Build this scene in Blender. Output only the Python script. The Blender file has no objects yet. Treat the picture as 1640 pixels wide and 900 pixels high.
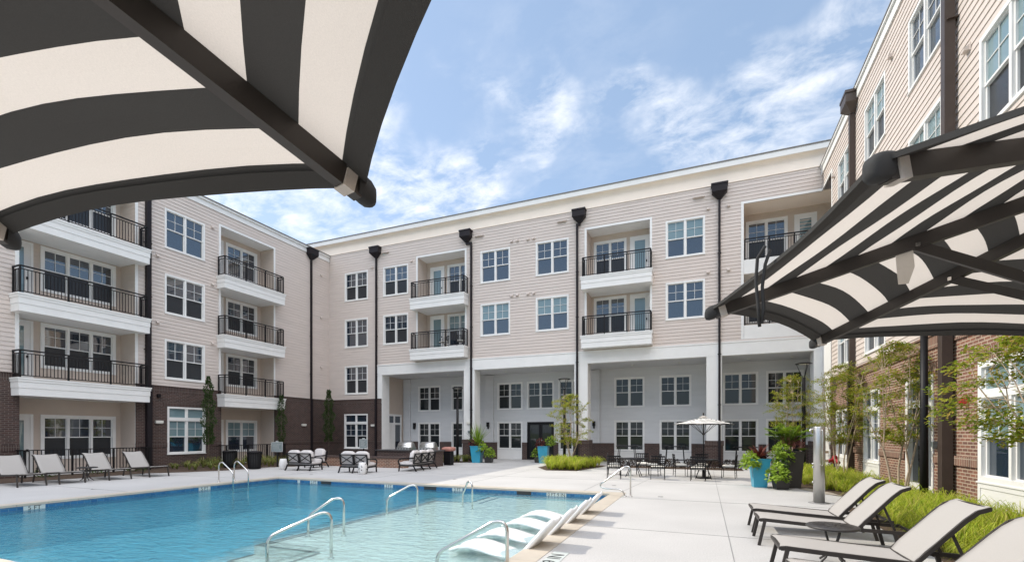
import bpy, bmesh, math, random
from mathutils import Vector, Matrix
R = math.radians
S = bpy.context.scene
COL = S.collection
random.seed(11)

# ------------------------------------------------------------------ camera, sky, sun, exposure
CLOUDS = (((.0, .79, .614), 13, 2, .62), ((-.112, .792, .601), 10, 1, .5), ((-.39, .745, .535), 16, 1, .74), ((-.28, .80, .53), 13, 1, .62), ((-.633, .657, .409), 13, 3, .62), ((-.544, .72, .432), 11, 2, .62),
          ((.203, .819, .537), 13, 2, .5), ((.14, .866, .48), 9, 2, .40), ((-.80, .45, .35), 22, 6, .8))
cam_d = bpy.data.cameras.new("camera"); cam = bpy.data.objects.new("camera", cam_d); COL.objects.link(cam)
cam.location = (0, 0, 1.75); cam.rotation_euler = (R(90), 0, math.atan(308 / 753))
cam_d.sensor_width = 36; cam_d.lens = 36 * 753 / 1640; cam_d.shift_y = 243.5 / 1640
cam_d.clip_start = 0.02; cam_d.clip_end = 3000
S.camera = cam
SUN_EL, SUN_ROT = 42.0, 270.4          # sun stands over the left wing (-X)
W = bpy.data.worlds.new("World"); S.world = W; W.use_nodes = True
nt = W.node_tree; nt.nodes.clear()
def N(t, **k):
    n = nt.nodes.new(t)
    for a, b in k.items(): setattr(n, a, b)
    return n
L = nt.links.new
wo = N('ShaderNodeOutputWorld'); bg = N('ShaderNodeBackground'); bg.inputs[1].default_value = 0.15
sky = N('ShaderNodeTexSky', sky_type='NISHITA'); sky.sun_disc = False
sky.sun_elevation = R(SUN_EL); sky.sun_rotation = R(SUN_ROT); sky.air_density = 1.0; sky.dust_density = 1.0; sky.ozone_density = 1.2
tc = N('ShaderNodeTexCoord'); sp = N('ShaderNodeSeparateXYZ'); L(tc.outputs['Generated'], sp.inputs[0])
ad = N('ShaderNodeMath', operation='ADD'); L(sp.outputs[2], ad.inputs[0]); ad.inputs[1].default_value = 0.18
mx = N('ShaderNodeMath', operation='MAXIMUM'); L(ad.outputs[0], mx.inputs[0]); mx.inputs[1].default_value = 0.05
dx = N('ShaderNodeMath', operation='DIVIDE'); L(sp.outputs[0], dx.inputs[0]); L(mx.outputs[0], dx.inputs[1])
dy = N('ShaderNodeMath', operation='DIVIDE'); L(sp.outputs[1], dy.inputs[0]); L(mx.outputs[0], dy.inputs[1])
cb = N('ShaderNodeCombineXYZ'); L(dx.outputs[0], cb.inputs[0]); L(dy.outputs[0], cb.inputs[1])
mp = N('ShaderNodeMapping'); L(cb.outputs[0], mp.inputs[0]); mp.inputs['Location'].default_value = (3.1, 1.7, 0); mp.inputs['Rotation'].default_value = (0, 0, R(25)); mp.inputs['Scale'].default_value = (1.0, 1.35, 1)
n1 = N('ShaderNodeTexNoise'); n1.inputs['Scale'].default_value = 1.5; n1.inputs['Detail'].default_value = 3; L(mp.outputs[0], n1.inputs[0])
n2 = N('ShaderNodeTexNoise'); n2.inputs['Scale'].default_value = 7.5; n2.inputs['Detail'].default_value = 9; n2.inputs['Roughness'].default_value = 0.62; n2.inputs['Distortion'].default_value = 0.25; L(mp.outputs[0], n2.inputs[0])
r1 = N('ShaderNodeMapRange'); L(n1.outputs[0], r1.inputs[0]); r1.inputs[1].default_value = 0.50; r1.inputs[2].default_value = 0.70
r2 = N('ShaderNodeMapRange'); L(n2.outputs[0], r2.inputs[0]); r2.inputs[1].default_value = 0.40; r2.inputs[2].default_value = 0.72
def blob(d, r0, r1_, gain):
    v = N('ShaderNodeVectorMath', operation='DOT_PRODUCT'); L(wv.outputs[0], v.inputs[0]); v.inputs[1].default_value = d
    m_ = N('ShaderNodeMapRange'); m_.interpolation_type = 'SMOOTHSTEP'; L(v.outputs['Value'], m_.inputs[0]); m_.inputs[1].default_value = math.cos(R(r0)); m_.inputs[2].default_value = math.cos(R(r1_)); m_.inputs[4].default_value = gain
    return m_.outputs[0]
nw = N('ShaderNodeTexNoise'); nw.inputs['Scale'].default_value = 4.0; nw.inputs['Detail'].default_value = 5; L(tc.outputs['Generated'], nw.inputs[0])
wsb = N('ShaderNodeVectorMath', operation='MULTIPLY_ADD'); L(nw.outputs['Color'], wsb.inputs[0]); wsb.inputs[1].default_value = (.22, .22, .22); wsb.inputs[2].default_value = (-.11, -.11, -.11)
wv = N('ShaderNodeVectorMath', operation='ADD'); L(tc.outputs['Generated'], wv.inputs[0]); L(wsb.outputs[0], wv.inputs[1])
acc = r1.outputs[0]
r1.inputs[4].default_value = .14
for bd_ in CLOUDS:
    mm_ = N('ShaderNodeMath', operation='MAXIMUM'); L(acc, mm_.inputs[0]); L(blob(*bd_), mm_.inputs[1]); acc = mm_.outputs[0]
mu = N('ShaderNodeMath', operation='MULTIPLY'); L(acc, mu.inputs[0]); L(r2.outputs[0], mu.inputs[1])
mu2 = N('ShaderNodeMath', operation='MULTIPLY'); L(mu.outputs[0], mu2.inputs[0]); mu2.inputs[1].default_value = 1.15; mu2.use_clamp = True
mix = N('ShaderNodeMixRGB'); L(mu2.outputs[0], mix.inputs[0]); veil = N('ShaderNodeMixRGB'); veil.inputs[0].default_value = 0.40; L(sky.outputs[0], veil.inputs[1]); veil.inputs[2].default_value = (3.9, 5.3, 7.3, 1); L(veil.outputs[0], mix.inputs[1]); mix.inputs[2].default_value = (8.2, 8.2, 8.3, 1)
# unseen bright cloud bank, added overhead and behind the camera to fill the shade
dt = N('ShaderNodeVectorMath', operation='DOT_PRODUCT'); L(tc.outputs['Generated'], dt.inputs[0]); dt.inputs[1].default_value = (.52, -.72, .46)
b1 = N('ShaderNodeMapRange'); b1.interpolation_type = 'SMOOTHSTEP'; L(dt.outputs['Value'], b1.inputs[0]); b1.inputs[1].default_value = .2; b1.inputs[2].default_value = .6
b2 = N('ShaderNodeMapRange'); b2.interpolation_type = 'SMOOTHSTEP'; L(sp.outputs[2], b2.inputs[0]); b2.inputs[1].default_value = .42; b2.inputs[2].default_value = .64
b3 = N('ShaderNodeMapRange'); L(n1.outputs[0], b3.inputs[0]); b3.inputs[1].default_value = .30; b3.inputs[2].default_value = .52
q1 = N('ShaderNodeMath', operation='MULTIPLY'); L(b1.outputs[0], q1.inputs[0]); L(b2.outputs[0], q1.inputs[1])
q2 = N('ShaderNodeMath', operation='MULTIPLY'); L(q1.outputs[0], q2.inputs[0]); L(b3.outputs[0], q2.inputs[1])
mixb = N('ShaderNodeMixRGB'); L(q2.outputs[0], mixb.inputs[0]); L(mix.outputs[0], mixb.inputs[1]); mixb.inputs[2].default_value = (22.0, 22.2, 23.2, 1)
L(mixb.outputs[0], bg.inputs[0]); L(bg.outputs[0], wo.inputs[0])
sd = bpy.data.lights.new("sun", 'SUN'); sd.energy = 3.4; sd.angle = R(0.5); sd.color = (1, .93, .80)
sun = bpy.data.objects.new("sun", sd); COL.objects.link(sun)
az = R(SUN_ROT)
sdir = Vector((math.sin(az) * math.cos(R(SUN_EL)), math.cos(az) * math.cos(R(SUN_EL)), math.sin(R(SUN_EL))))
sun.rotation_euler = sdir.to_track_quat('Z', 'Y').to_euler(); sun.location = (-40, 0, 40)
S.view_settings.view_transform = 'Standard'; S.view_settings.look = 'None'; S.view_settings.gamma = 1; S.view_settings.exposure = 0.12
S.render.engine = 'CYCLES'; S.cycles.max_bounces = 8; S.cycles.transparent_max_bounces = 12

# ------------------------------------------------------------------ materials
MATS = {}
def newmat(name):
    m = bpy.data.materials.new(name); m.use_nodes = True; MATS[name] = m
    return m, m.node_tree, m.node_tree.nodes['Principled BSDF']
def vary(m, t, b, col, amt, scale, detail=4, bump=0.0, bscale=None, coord='Object', stretch=None):
    tcn = t.nodes.new('ShaderNodeTexCoord'); no = t.nodes.new('ShaderNodeTexNoise')
    no.inputs['Scale'].default_value = scale; no.inputs['Detail'].default_value = detail
    src = tcn.outputs[coord]
    if stretch:
        mpn = t.nodes.new('ShaderNodeMapping'); mpn.inputs['Scale'].default_value = stretch; t.links.new(src, mpn.inputs[0]); src = mpn.outputs[0]
    t.links.new(src, no.inputs['Vector'])
    cr = t.nodes.new('ShaderNodeValToRGB'); cr.color_ramp.elements[0].position = .3; cr.color_ramp.elements[1].position = .7
    cr.color_ramp.elements[0].color = (*[c * (1 - amt) for c in col], 1); cr.color_ramp.elements[1].color = (*[min(1, c * (1 + amt)) for c in col], 1)
    t.links.new(no.outputs[0], cr.inputs[0]); t.links.new(cr.outputs[0], b.inputs['Base Color'])
    if bump:
        n2_ = t.nodes.new('ShaderNodeTexNoise'); n2_.inputs['Scale'].default_value = bscale or scale * 6; n2_.inputs['Detail'].default_value = 5
        t.links.new(src, n2_.inputs['Vector'])
        bp = t.nodes.new('ShaderNodeBump'); bp.inputs['Strength'].default_value = bump; bp.inputs['Distance'].default_value = .01
        t.links.new(n2_.outputs[0], bp.inputs['Height']); t.links.new(bp.outputs[0], b.inputs['Normal'])
    return cr
def simple(name, col, rough=.6, amt=.06, scale=3., metal=0., spec=.5, bump=0., bscale=None, stretch=None):
    m, t, b = newmat(name); b.inputs['Roughness'].default_value = rough; b.inputs['Metallic'].default_value = metal
    b.inputs['Specular IOR Level'].default_value = spec
    vary(m, t, b, col, amt, scale, bump=bump, bscale=bscale, stretch=stretch); return m
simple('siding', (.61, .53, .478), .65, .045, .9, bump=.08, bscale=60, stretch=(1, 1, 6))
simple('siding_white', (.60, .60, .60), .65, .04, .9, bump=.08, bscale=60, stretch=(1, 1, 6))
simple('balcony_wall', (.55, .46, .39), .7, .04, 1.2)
simple('trim', (.78, .765, .74), .5, .03, 2.0)
simple('soffit', (.92, .80, .685), .6, .02, 2.0)
simple('roof_edge', (.16, .145, .13), .5, .08, 3)
simple('black_metal', (.009, .008, .009), .5, .15, 5, spec=.25)
simple('downspout', (.016, .012, .014), .55, .15, 4, spec=.25)
simple('bronze', (.055, .038, .03), .45, .1, 4)
simple('plank', (.42, .36, .30), .7, .1, 4)
simple('frame_dark', (.042, .036, .032), .5, .12, 6, spec=.3)
simple('cap_dark', (.022, .022, .022), .85, .2, 20)
simple('steel', (.62, .60, .57), .16, .05, 8, metal=1.)
simple('shower_steel', (.52, .51, .49), .32, .04, 2, metal=.85)
simple('cushion', (.62, .58, .56), .9, .05, 6, bump=.2, bscale=90)
simple('chaise_white', (.80, .80, .79), .3, .02, 2)
simple('planter_blue', (.035, .30, .44), .35, .08, 3)
simple('planter_dark', (.038, .034, .032), .45, .12, 3)
simple('mulch', (.075, .047, .03), .95, .45, 14, bump=.9, bscale=40)
simple('soil_gravel', (.33, .29, .24), .95, .3, 30, bump=.8, bscale=60)
simple('bark', (.40, .31, .22), .8, .2, 9, bump=.3, bscale=30)
simple('bark_dark', (.12, .09, .065), .9, .25, 9, bump=.4)
simple('grass_soil', (.10, .12, .03), .95, .35, 5, bump=.6, bscale=30)
simple('red_paint', (.42, .015, .025), .4, .1, 6)
simple('sign_panel', (.18, .21, .21), .4, .25, 25)
simple('granite', (.07, .065, .065), .3, .35, 40)
simple('rubber_red', (.42, .19, .15), .6, .15, 12)
simple('blind_green', (.19, .29, .28), .25, .07, 2.5, spec=.6)
simple('coping', (.46, .405, .335), .75, .06, 3, bump=.15, bscale=50)
simple('ceramic', (.70, .68, .66), .3, .04, 8)
simple('pad_white', (.72, .69, .63), .85, .05, 8)
simple('sash_green', (.33, .40, .25), .5, .1, 5)
simple('ink', (.02, .02, .02), .6, .05, 4)
simple('tile_white', (.52, .56, .54), .3, .05, 30)
simple('light_white', (.72, .70, .64), .4, .03, 3)
simple('interior_floor', (.25, .2, .16), .6, .1, 2)

def leaf(name, cols, trans=.35, rough=.5):
    m = bpy.data.materials.new(name); m.use_nodes = True; MATS[name] = m; t = m.node_tree; t.nodes.clear()
    o = t.nodes.new('ShaderNodeOutputMaterial'); a = t.nodes.new('ShaderNodeBsdfPrincipled'); tr = t.nodes.new('ShaderNodeBsdfTranslucent'); mxs = t.nodes.new('ShaderNodeMixShader')
    g = t.nodes.new('ShaderNodeNewGeometry'); cr = t.nodes.new('ShaderNodeValToRGB')
    els = cr.color_ramp.elements
    while len(els) < len(cols): els.new(.5)
    for i, c in enumerate(cols): els[i].position = i / (len(cols) - 1); els[i].color = (*c, 1)
    t.links.new(g.outputs['Random Per Island'], cr.inputs[0])
    a.inputs['Roughness'].default_value = rough; a.inputs['Specular IOR Level'].default_value = .3
    t.links.new(cr.outputs[0], a.inputs['Base Color']); t.links.new(cr.outputs[0], tr.inputs[0])
    mxs.inputs[0].default_value = trans; t.links.new(a.outputs[0], mxs.inputs[1]); t.links.new(tr.outputs[0], mxs.inputs[2]); t.links.new(mxs.outputs[0], o.inputs[0])
leaf('leaf_myrtle', [(.13, .21, .018), (.26, .33, .028), (.38, .39, .04), (.40, .26, .06)], .45)
leaf('leaf_dark', [(.02, .05, .012), (.045, .085, .02), (.075, .12, .03)])
leaf('leaf_lime', [(.16, .26, .02), (.27, .40, .04), (.36, .47, .07)])
leaf('leaf_palm', [(.10, .20, .015), (.20, .32, .025), (.32, .42, .05)])
leaf('leaf_green', [(.03, .08, .012), (.07, .14, .02), (.12, .19, .03)])
leaf('leaf_red', [(.06, .015, .014), (.13, .03, .025), (.19, .06, .04)])
leaf('flower_pink', [(.40, .14, .14), (.52, .22, .20)])
leaf('shrub_burgundy', [(.022, .012, .012), (.05, .025, .02), (.05, .05, .02)])
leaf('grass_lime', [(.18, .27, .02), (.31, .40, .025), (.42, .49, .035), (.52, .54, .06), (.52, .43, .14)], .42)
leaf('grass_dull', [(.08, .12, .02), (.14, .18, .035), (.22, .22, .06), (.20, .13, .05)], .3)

def brick(name, ca, cbk, mort, w=.215, h=.075, rot=False, ms=.012):
    m, t, b = newmat(name); b.inputs['Roughness'].default_value = .85
    tcn = t.nodes.new('ShaderNodeTexCoord'); s_ = t.nodes.new('ShaderNodeSeparateXYZ'); t.links.new(tcn.outputs['Object'], s_.inputs[0])
    a_ = t.nodes.new('ShaderNodeMath'); a_.operation = 'ADD'; t.links.new(s_.outputs[0], a_.inputs[0]); t.links.new(s_.outputs[1], a_.inputs[1])
    c_ = t.nodes.new('ShaderNodeCombineXYZ')
    t.links.new(a_.outputs[0], c_.inputs[1 if rot else 0]); t.links.new(s_.outputs[2], c_.inputs[0 if rot else 1])
    br = t.nodes.new('ShaderNodeTexBrick'); t.links.new(c_.outputs[0], br.inputs['Vector'])
    br.inputs['Color1'].default_value = (*ca, 1); br.inputs['Color2'].default_value = (*cbk, 1); br.inputs['Mortar'].default_value = (*mort, 1)
    br.inputs['Scale'].default_value = 1; br.inputs['Brick Width'].default_value = w; br.inputs['Row Height'].default_value = h; br.inputs['Mortar Size'].default_value = ms; br.inputs['Mortar Smooth'].default_value = .15
    if rot: br.offset = 0
    no = t.nodes.new('ShaderNodeTexNoise'); no.inputs['Scale'].default_value = 3.1; no.inputs['Detail'].default_value = 6; t.links.new(tcn.outputs['Object'], no.inputs[0])
    mr = t.nodes.new('ShaderNodeMapRange'); mr.inputs[3].default_value = .72; mr.inputs[4].default_value = 1.28; t.links.new(no.outputs[0], mr.inputs[0])
    mm = t.nodes.new('ShaderNodeMixRGB'); mm.blend_type = 'MULTIPLY'; mm.inputs[0].default_value = 1; t.links.new(br.outputs[0], mm.inputs[1]); t.links.new(mr.outputs[0], mm.inputs[2])
    t.links.new(mm.outputs[0], b.inputs['Base Color'])
    bp = t.nodes.new('ShaderNodeBump'); bp.inputs['Strength'].default_value = .6; bp.inputs['Distance'].default_value = .008; bp.invert = True
    t.links.new(br.outputs['Fac'], bp.inputs['Height']); t.links.new(bp.outputs[0], b.inputs['Normal'])
brick('brick', (.24, .105, .066), (.13, .062, .045), (.40, .31, .23))
brick('brick_soldier', (.21, .094, .06), (.13, .065, .047), (.34, .265, .2), w=.3, h=.075, rot=True)
brick('brick_shaded', (.075, .038, .031), (.042, .025, .023), (.13, .10, .085))  # same brick as the sunlit right wing, with shade put into its colours
brick('brick_shaded_soldier', (.07, .036, .03), (.045, .026, .024), (.12, .095, .08), w=.3, h=.075, rot=True)
brick('pool_tile', (.02, .10, .25), (.035, .16, .33), (.10, .22, .32), w=.15, h=.075, ms=.006); MATS['pool_tile'].node_tree.nodes['Principled BSDF'].inputs['Roughness'].default_value = .15
brick('tile_edge', (.006, .016, .02), (.03, .06, .07), (.12, .16, .17), w=.10, h=.05, ms=.006)

def glass(name, base, rough=.02, ior=1.75, wav=.02):
    m, t, b = newmat(name)
    b.inputs['Base Color'].default_value = (*base, 1); b.inputs['Roughness'].default_value = rough; b.inputs['IOR'].default_value = ior
    tcn = t.nodes.new('ShaderNodeTexCoord'); no = t.nodes.new('ShaderNodeTexNoise'); no.inputs['Scale'].default_value = .8; no.inputs['Detail'].default_value = 1
    t.links.new(tcn.outputs['Object'], no.inputs[0]); bp = t.nodes.new('ShaderNodeBump'); bp.inputs['Strength'].default_value = wav; bp.inputs['Distance'].default_value = .1
    t.links.new(no.outputs[0], bp.inputs['Height']); t.links.new(bp.outputs[0], b.inputs['Normal'])
glass('pane', (.016, .028, .045), ior=2.3, wav=.05); glass('pane_low', (.02, .024, .026), ior=1.55, wav=.04)
glass('pane_blind', (.17, .25, .27), ior=1.9); glass('pane_screen', (.028, .030, .034), rough=.25, ior=1.45)

# deck: broom finished pale concrete
m, t, b = newmat('deck'); b.inputs['Roughness'].default_value = .85
cr = vary(m, t, b, (.475, .462, .448), .075, .45, 10, bump=.3, bscale=55)
n_ = t.nodes.new('ShaderNodeTexNoise'); n_.inputs['Scale'].default_value = 45; n_.inputs['Detail'].default_value = 3
tcn = [x for x in t.nodes if x.type == 'TEX_COORD'][0]; t.links.new(tcn.outputs['Object'], n_.inputs[0])
mr = t.nodes.new('ShaderNodeMapRange'); mr.inputs[3].default_value = .72; mr.inputs[4].default_value = 1.2; t.links.new(n_.outputs[0], mr.inputs[0])
mm = t.nodes.new('ShaderNodeMixRGB'); mm.blend_type = 'MULTIPLY'; mm.inputs[0].default_value = 1
t.links.new(cr.outputs[0], mm.inputs[1]); t.links.new(mr.outputs[0], mm.inputs[2]); t.links.new(mm.outputs[0], b.inputs['Base Color'])
simple('deck_joint', (.25, .245, .24), .9, .1, 4)
simple('plaster_deep', (.155, .52, .63), .7, .06, 1.2)
simple('plaster_shelf', (.66, .72, .68), .7, .10, 9, bump=.2)
# water: clear surface that lets light through, tinted, with ripples in the gloss
m = bpy.data.materials.new('water'); m.use_nodes = True; MATS['water'] = m; t = m.node_tree; t.nodes.clear()
o = t.nodes.new('ShaderNodeOutputMaterial'); tr = t.nodes.new('ShaderNodeBsdfTransparent'); tr.inputs[0].default_value = (.86, .97, .98, 1)
rf = t.nodes.new('ShaderNodeBsdfRefraction'); rf.inputs['IOR'].default_value = 1.12; rf.inputs['Roughness'].default_value = .02; rf.inputs[0].default_value = (.84, .96, .98, 1)
gl = t.nodes.new('ShaderNodeBsdfGlossy'); gl.inputs['Roughness'].default_value = .03; fr = t.nodes.new('ShaderNodeFresnel'); fr.inputs[0].default_value = 1.33
tcn = t.nodes.new('ShaderNodeTexCoord'); mpn = t.nodes.new('ShaderNodeMapping'); mpn.inputs['Scale'].default_value = (.8, 1.5, 1); mpn.inputs['Rotation'].default_value = (0, 0, R(-22)); t.links.new(tcn.outputs['Object'], mpn.inputs[0])
na = t.nodes.new('ShaderNodeTexNoise'); na.inputs['Scale'].default_value = 4.6; na.inputs['Detail'].default_value = 5; na.inputs['Roughness'].default_value = .55; na.inputs['Distortion'].default_value = .6; t.links.new(mpn.outputs[0], na.inputs[0])
bp = t.nodes.new('ShaderNodeBump'); bp.inputs['Strength'].default_value = .8; bp.inputs['Distance'].default_value = .055; t.links.new(na.outputs[0], bp.inputs['Height'])
for x in (rf, gl, fr): t.links.new(bp.outputs[0], x.inputs['Normal'])
m1 = t.nodes.new('ShaderNodeMixShader'); m1.inputs[0].default_value = .35; t.links.new(tr.outputs[0], m1.inputs[1]); t.links.new(rf.outputs[0], m1.inputs[2])
m2 = t.nodes.new('ShaderNodeMixShader'); t.links.new(fr.outputs[0], m2.inputs[0]); t.links.new(m1.outputs[0], m2.inputs[1]); t.links.new(gl.outputs[0], m2.inputs[2]); t.links.new(m2.outputs[0], o.inputs[0])

def fabric(name, col, trans, sc=260):
    m = bpy.data.materials.new(name); m.use_nodes = True; MATS[name] = m; t = m.node_tree; b = t.nodes['Principled BSDF']; o = [x for x in t.nodes if x.type == 'OUTPUT_MATERIAL'][0]
    b.inputs['Roughness'].default_value = .9; b.inputs['Specular IOR Level'].default_value = .15
    cr = vary(m, t, b, col, .05, sc * 3, 2, bump=.12, bscale=sc * 3, stretch=(1, .35, 1))
    tr = t.nodes.new('ShaderNodeBsdfTranslucent'); mxs = t.nodes.new('ShaderNodeMixShader'); mxs.inputs[0].default_value = trans
    t.links.new(cr.outputs[0], tr.inputs[0]); t.links.new(b.outputs[0], mxs.inputs[1]); t.links.new(tr.outputs[0], mxs.inputs[2]); t.links.new(mxs.outputs[0], o.inputs[0])
fabric('canvas_dark', (.058, .056, .053), .12); fabric('canvas_cream', (.70, .645, .585), .36)
fabric('canvas_white', (.82, .80, .76), .25)
fabric('sling', (.43, .405, .38), .12, 120)

# ------------------------------------------------------------------ mesh builder
class MB:
    def __init__(s): s.v = []; s.f = []; s.mi = []; s.cur = 0; s.smooth = []; s.sm = False
    def face(s, pts):
        i = len(s.v); s.v.extend([tuple(p) for p in pts]); s.f.append(tuple(range(i, i + len(pts)))); s.mi.append(s.cur); s.smooth.append(s.sm)
    def idx(s, pts, faces):
        i = len(s.v); s.v.extend([tuple(p) for p in pts])
        for f in faces: s.f.append(tuple(i + k for k in f)); s.mi.append(s.cur); s.smooth.append(s.sm)
    def hexa(s, p):  # 8 pts: bottom 4 ccw, top 4 ccw
        s.idx(p, [(3, 2, 1, 0), (4, 5, 6, 7), (0, 1, 5, 4), (1, 2, 6, 5), (2, 3, 7, 6), (3, 0, 4, 7)])
    def box(s, x0, x1, y0, y1, z0, z1):
        if x0 > x1: x0, x1 = x1, x0
        if y0 > y1: y0, y1 = y1, y0
        if z0 > z1: z0, z1 = z1, z0
        s.hexa([(x0, y0, z0), (x1, y0, z0), (x1, y1, z0), (x0, y1, z0), (x0, y0, z1), (x1, y0, z1), (x1, y1, z1), (x0, y1, z1)])
    def bar(s, a, b, w, h=None, up=(0, 0, 1)):
        a = Vector(a); b = Vector(b); h = h or w; d = (b - a)
        if d.length < 1e-6: return
        d.normalize(); u = Vector(up)
        if abs(d.dot(u)) > .98: u = Vector((1, 0, 0))
        sd_ = d.cross(u).normalized() * w / 2; u2 = sd_.cross(d).normalized() * h / 2
        s.hexa([a - sd_ - u2, a + sd_ - u2, b + sd_ - u2, b - sd_ - u2, a - sd_ + u2, a + sd_ + u2, b + sd_ + u2, b - sd_ + u2])
    def tube(s, pts, r, n=8, r1=None, cap=True):
        pts = [Vector(p) for p in pts]; k = len(pts); rings = []
        sm0 = s.sm; s.sm = True; prev = None
        for i, p in enumerate(pts):
            d = (pts[min(i + 1, k - 1)] - pts[max(i - 1, 0)]).normalized()
            if prev is None:
                u = Vector((0, 0, 1)) if abs(d.z) < .9 else Vector((1, 0, 0)); a = d.cross(u).normalized()
            else: a = (prev - d * prev.dot(d)).normalized()
            prev = a; c_ = d.cross(a).normalized(); rr = r if r1 is None else r + (r1 - r) * i / (k - 1)
            rings.append([p + (a * math.cos(q * 2 * math.pi / n) + c_ * math.sin(q * 2 * math.pi / n)) * rr for q in range(n)])
        flat = [p for rg in rings for p in rg]; fs = []
        for i in range(k - 1):
            for q in range(n): fs.append((i * n + q, i * n + (q + 1) % n, (i + 1) * n + (q + 1) % n, (i + 1) * n + q))
        if cap: fs.append(tuple(range(n))[::-1]); fs.append(tuple((k - 1) * n + q for q in range(n)))
        s.idx(flat, fs); s.sm = sm0
    def lathe(s, prof, c=(0, 0, 0), n=20):
        sm0 = s.sm; s.sm = True; pts = []; fs = []
        for r_, z in prof:
            for q in range(n): a = q * 2 * math.pi / n; pts.append((c[0] + r_ * math.cos(a), c[1] + r_ * math.sin(a), c[2] + z))
        for i in range(len(prof) - 1):
            for q in range(n): fs.append((i * n + q, i * n + (q + 1) % n, (i + 1) * n + (q + 1) % n, (i + 1) * n + q))
        fs.append(tuple(range(n))[::-1]); fs.append(tuple((len(prof) - 1) * n + q for q in range(n)))
        s.idx(pts, fs); s.sm = sm0
    def pillow(s, x0, x1, y0, y1, z0, z1, puff=.02, n=6):
        """a soft rectangular cushion"""
        sm0 = s.sm; s.sm = True; pts = []; fs = []
        def surf(u, v, top):
            e = (1 - abs(2 * u - 1) ** 6) * (1 - abs(2 * v - 1) ** 6); zc = (z0 + z1) / 2; h = (z1 - z0) / 2
            return (x0 + (x1 - x0) * u, y0 + (y1 - y0) * v, zc + (1 if top else -1) * (h * .72 + (h * .28 + puff) * e))
        for top in (1, 0):
            for i in range(n + 1):
                for j in range(n + 1): pts.append(surf(i / n, j / n, top))
        m_ = (n + 1) ** 2; I = lambda i, j: i * (n + 1) + j
        for i in range(n):
            for j in range(n):
                fs.append((I(i, j), I(i + 1, j), I(i + 1, j + 1), I(i, j + 1))); fs.append((m_ + I(i, j), m_ + I(i, j + 1), m_ + I(i + 1, j + 1), m_ + I(i + 1, j)))
        for i in range(n):
            fs.append((I(i, 0), m_ + I(i, 0), m_ + I(i + 1, 0), I(i + 1, 0))); fs.append((I(i, n), I(i + 1, n), m_ + I(i + 1, n), m_ + I(i, n)))
            fs.append((I(0, i), I(0, i + 1), m_ + I(0, i + 1), m_ + I(0, i))); fs.append((I(n, i), m_ + I(n, i), m_ + I(n, i + 1), I(n, i + 1)))
        s.idx(pts, fs); s.sm = sm0
    def xf(s, M, start=0):
        for i in range(start, len(s.v)): s.v[i] = tuple(M @ Vector(s.v[i]))
        return s
    def build(s, name, mats, parent=None, world=True):
        me = bpy.data.meshes.new(name); off = Vector((0, 0, 0))
        if parent is not None and world: off = wloc(parent)
        me.from_pydata([(p[0] - off.x, p[1] - off.y, p[2] - off.z) for p in s.v], [], s.f)
        for mname in (mats if isinstance(mats, (list, tuple)) else [mats]): me.materials.append(MATS[mname])
        me.polygons.foreach_set('material_index', s.mi); me.polygons.foreach_set('use_smooth', s.smooth); me.update()
        o = bpy.data.objects.new(name, me); COL.objects.link(o)
        if parent is not None: o.parent = parent
        return o
def wloc(o):
    v = Vector(o.location)
    while o.parent: o = o.parent; v += Vector(o.location)
    return v
def tag(o, label=None, cat=None, group=None, kind=None):
    if label: o['label'] = label
    if cat: o['category'] = cat
    if group: o['group'] = group
    if kind: o['kind'] = kind
    return o
def thing(name, loc, label, cat, group=None, rz=0):
    o = bpy.data.objects.new(name, None); COL.objects.link(o); o.location = loc; o.rotation_euler = (0, 0, rz); o.empty_display_size = .2
    return tag(o, label, cat, group)
KIDS = {}
def kids(o): return [c for c in bpy.data.objects if c.parent == o]
def copy_tree(o, parent=None):
    c = o.copy(); COL.objects.link(c)
    if parent is not None: c.parent = parent
    for k in kids(o): copy_tree(k, c)
    return c
def spawn(proto, used, loc, rz, label, group=None):
    o = proto if not used else copy_tree(proto)
    o.location = loc; o.rotation_euler = (0, 0, rz); o['label'] = label
    if group: o['group'] = group
    return o
def structure(name, mb, mat):
    return tag(mb.build(name, mat), kind='structure')

# ------------------------------------------------------------------ ground, deck, pool
PX0, PX1, PY0, PY1 = -15.6, -2.5, 3.35, 13.7
CW = .38
def ring(mb, x0, x1, y0, y1, X0, X1, Y0, Y1, z):
    for q in ((X0, X1, Y0, y0), (X0, X1, y1, Y1), (X0, x0, y0, y1), (x1, X1, y0, y1)):
        mb.face([(q[0], q[2], z), (q[1], q[2], z), (q[1], q[3], z), (q[0], q[3], z)])
mb = MB(); ring(mb, PX0 - 1, PX1 + 1, PY0 - 1, PY1 + 1, -700, 700, -700, 700, -.06); structure('ground', mb, 'grass_soil')
mb = MB(); cx0, cx1, cy0, cy1 = PX0 - CW, PX1 + CW, PY0 - CW, PY1 + CW
ring(mb, cx0, cx1, cy0, cy1, -26.3, 6.0, -14, 29.5, 0)
structure('pool_deck', mb, 'deck')
mb = MB()
def joint(x0, y0, x1, y1): mb.bar((x0, y0, .0025), (x1, y1, .0025), .012, .003)
for y in (8.78, 13.0, 4.6, .4): joint(cx1, y, 3.0, y)
for y in (17.6, 21.6): joint(-20, y, 2.6, y)
for x in (.38,): joint(x, -4, x, 24)
for x in (-3.4, -7.7, -12.0, -16.3): joint(x, cy1, x, 21)
joint(-2.3, 14.1, -1.7, 21.6)
for y in (4.5, 8.7, 12.9): joint(-22, y, cx0, y)
structure('deck_joints', mb, 'deck_joint')
mb = MB()
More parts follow.
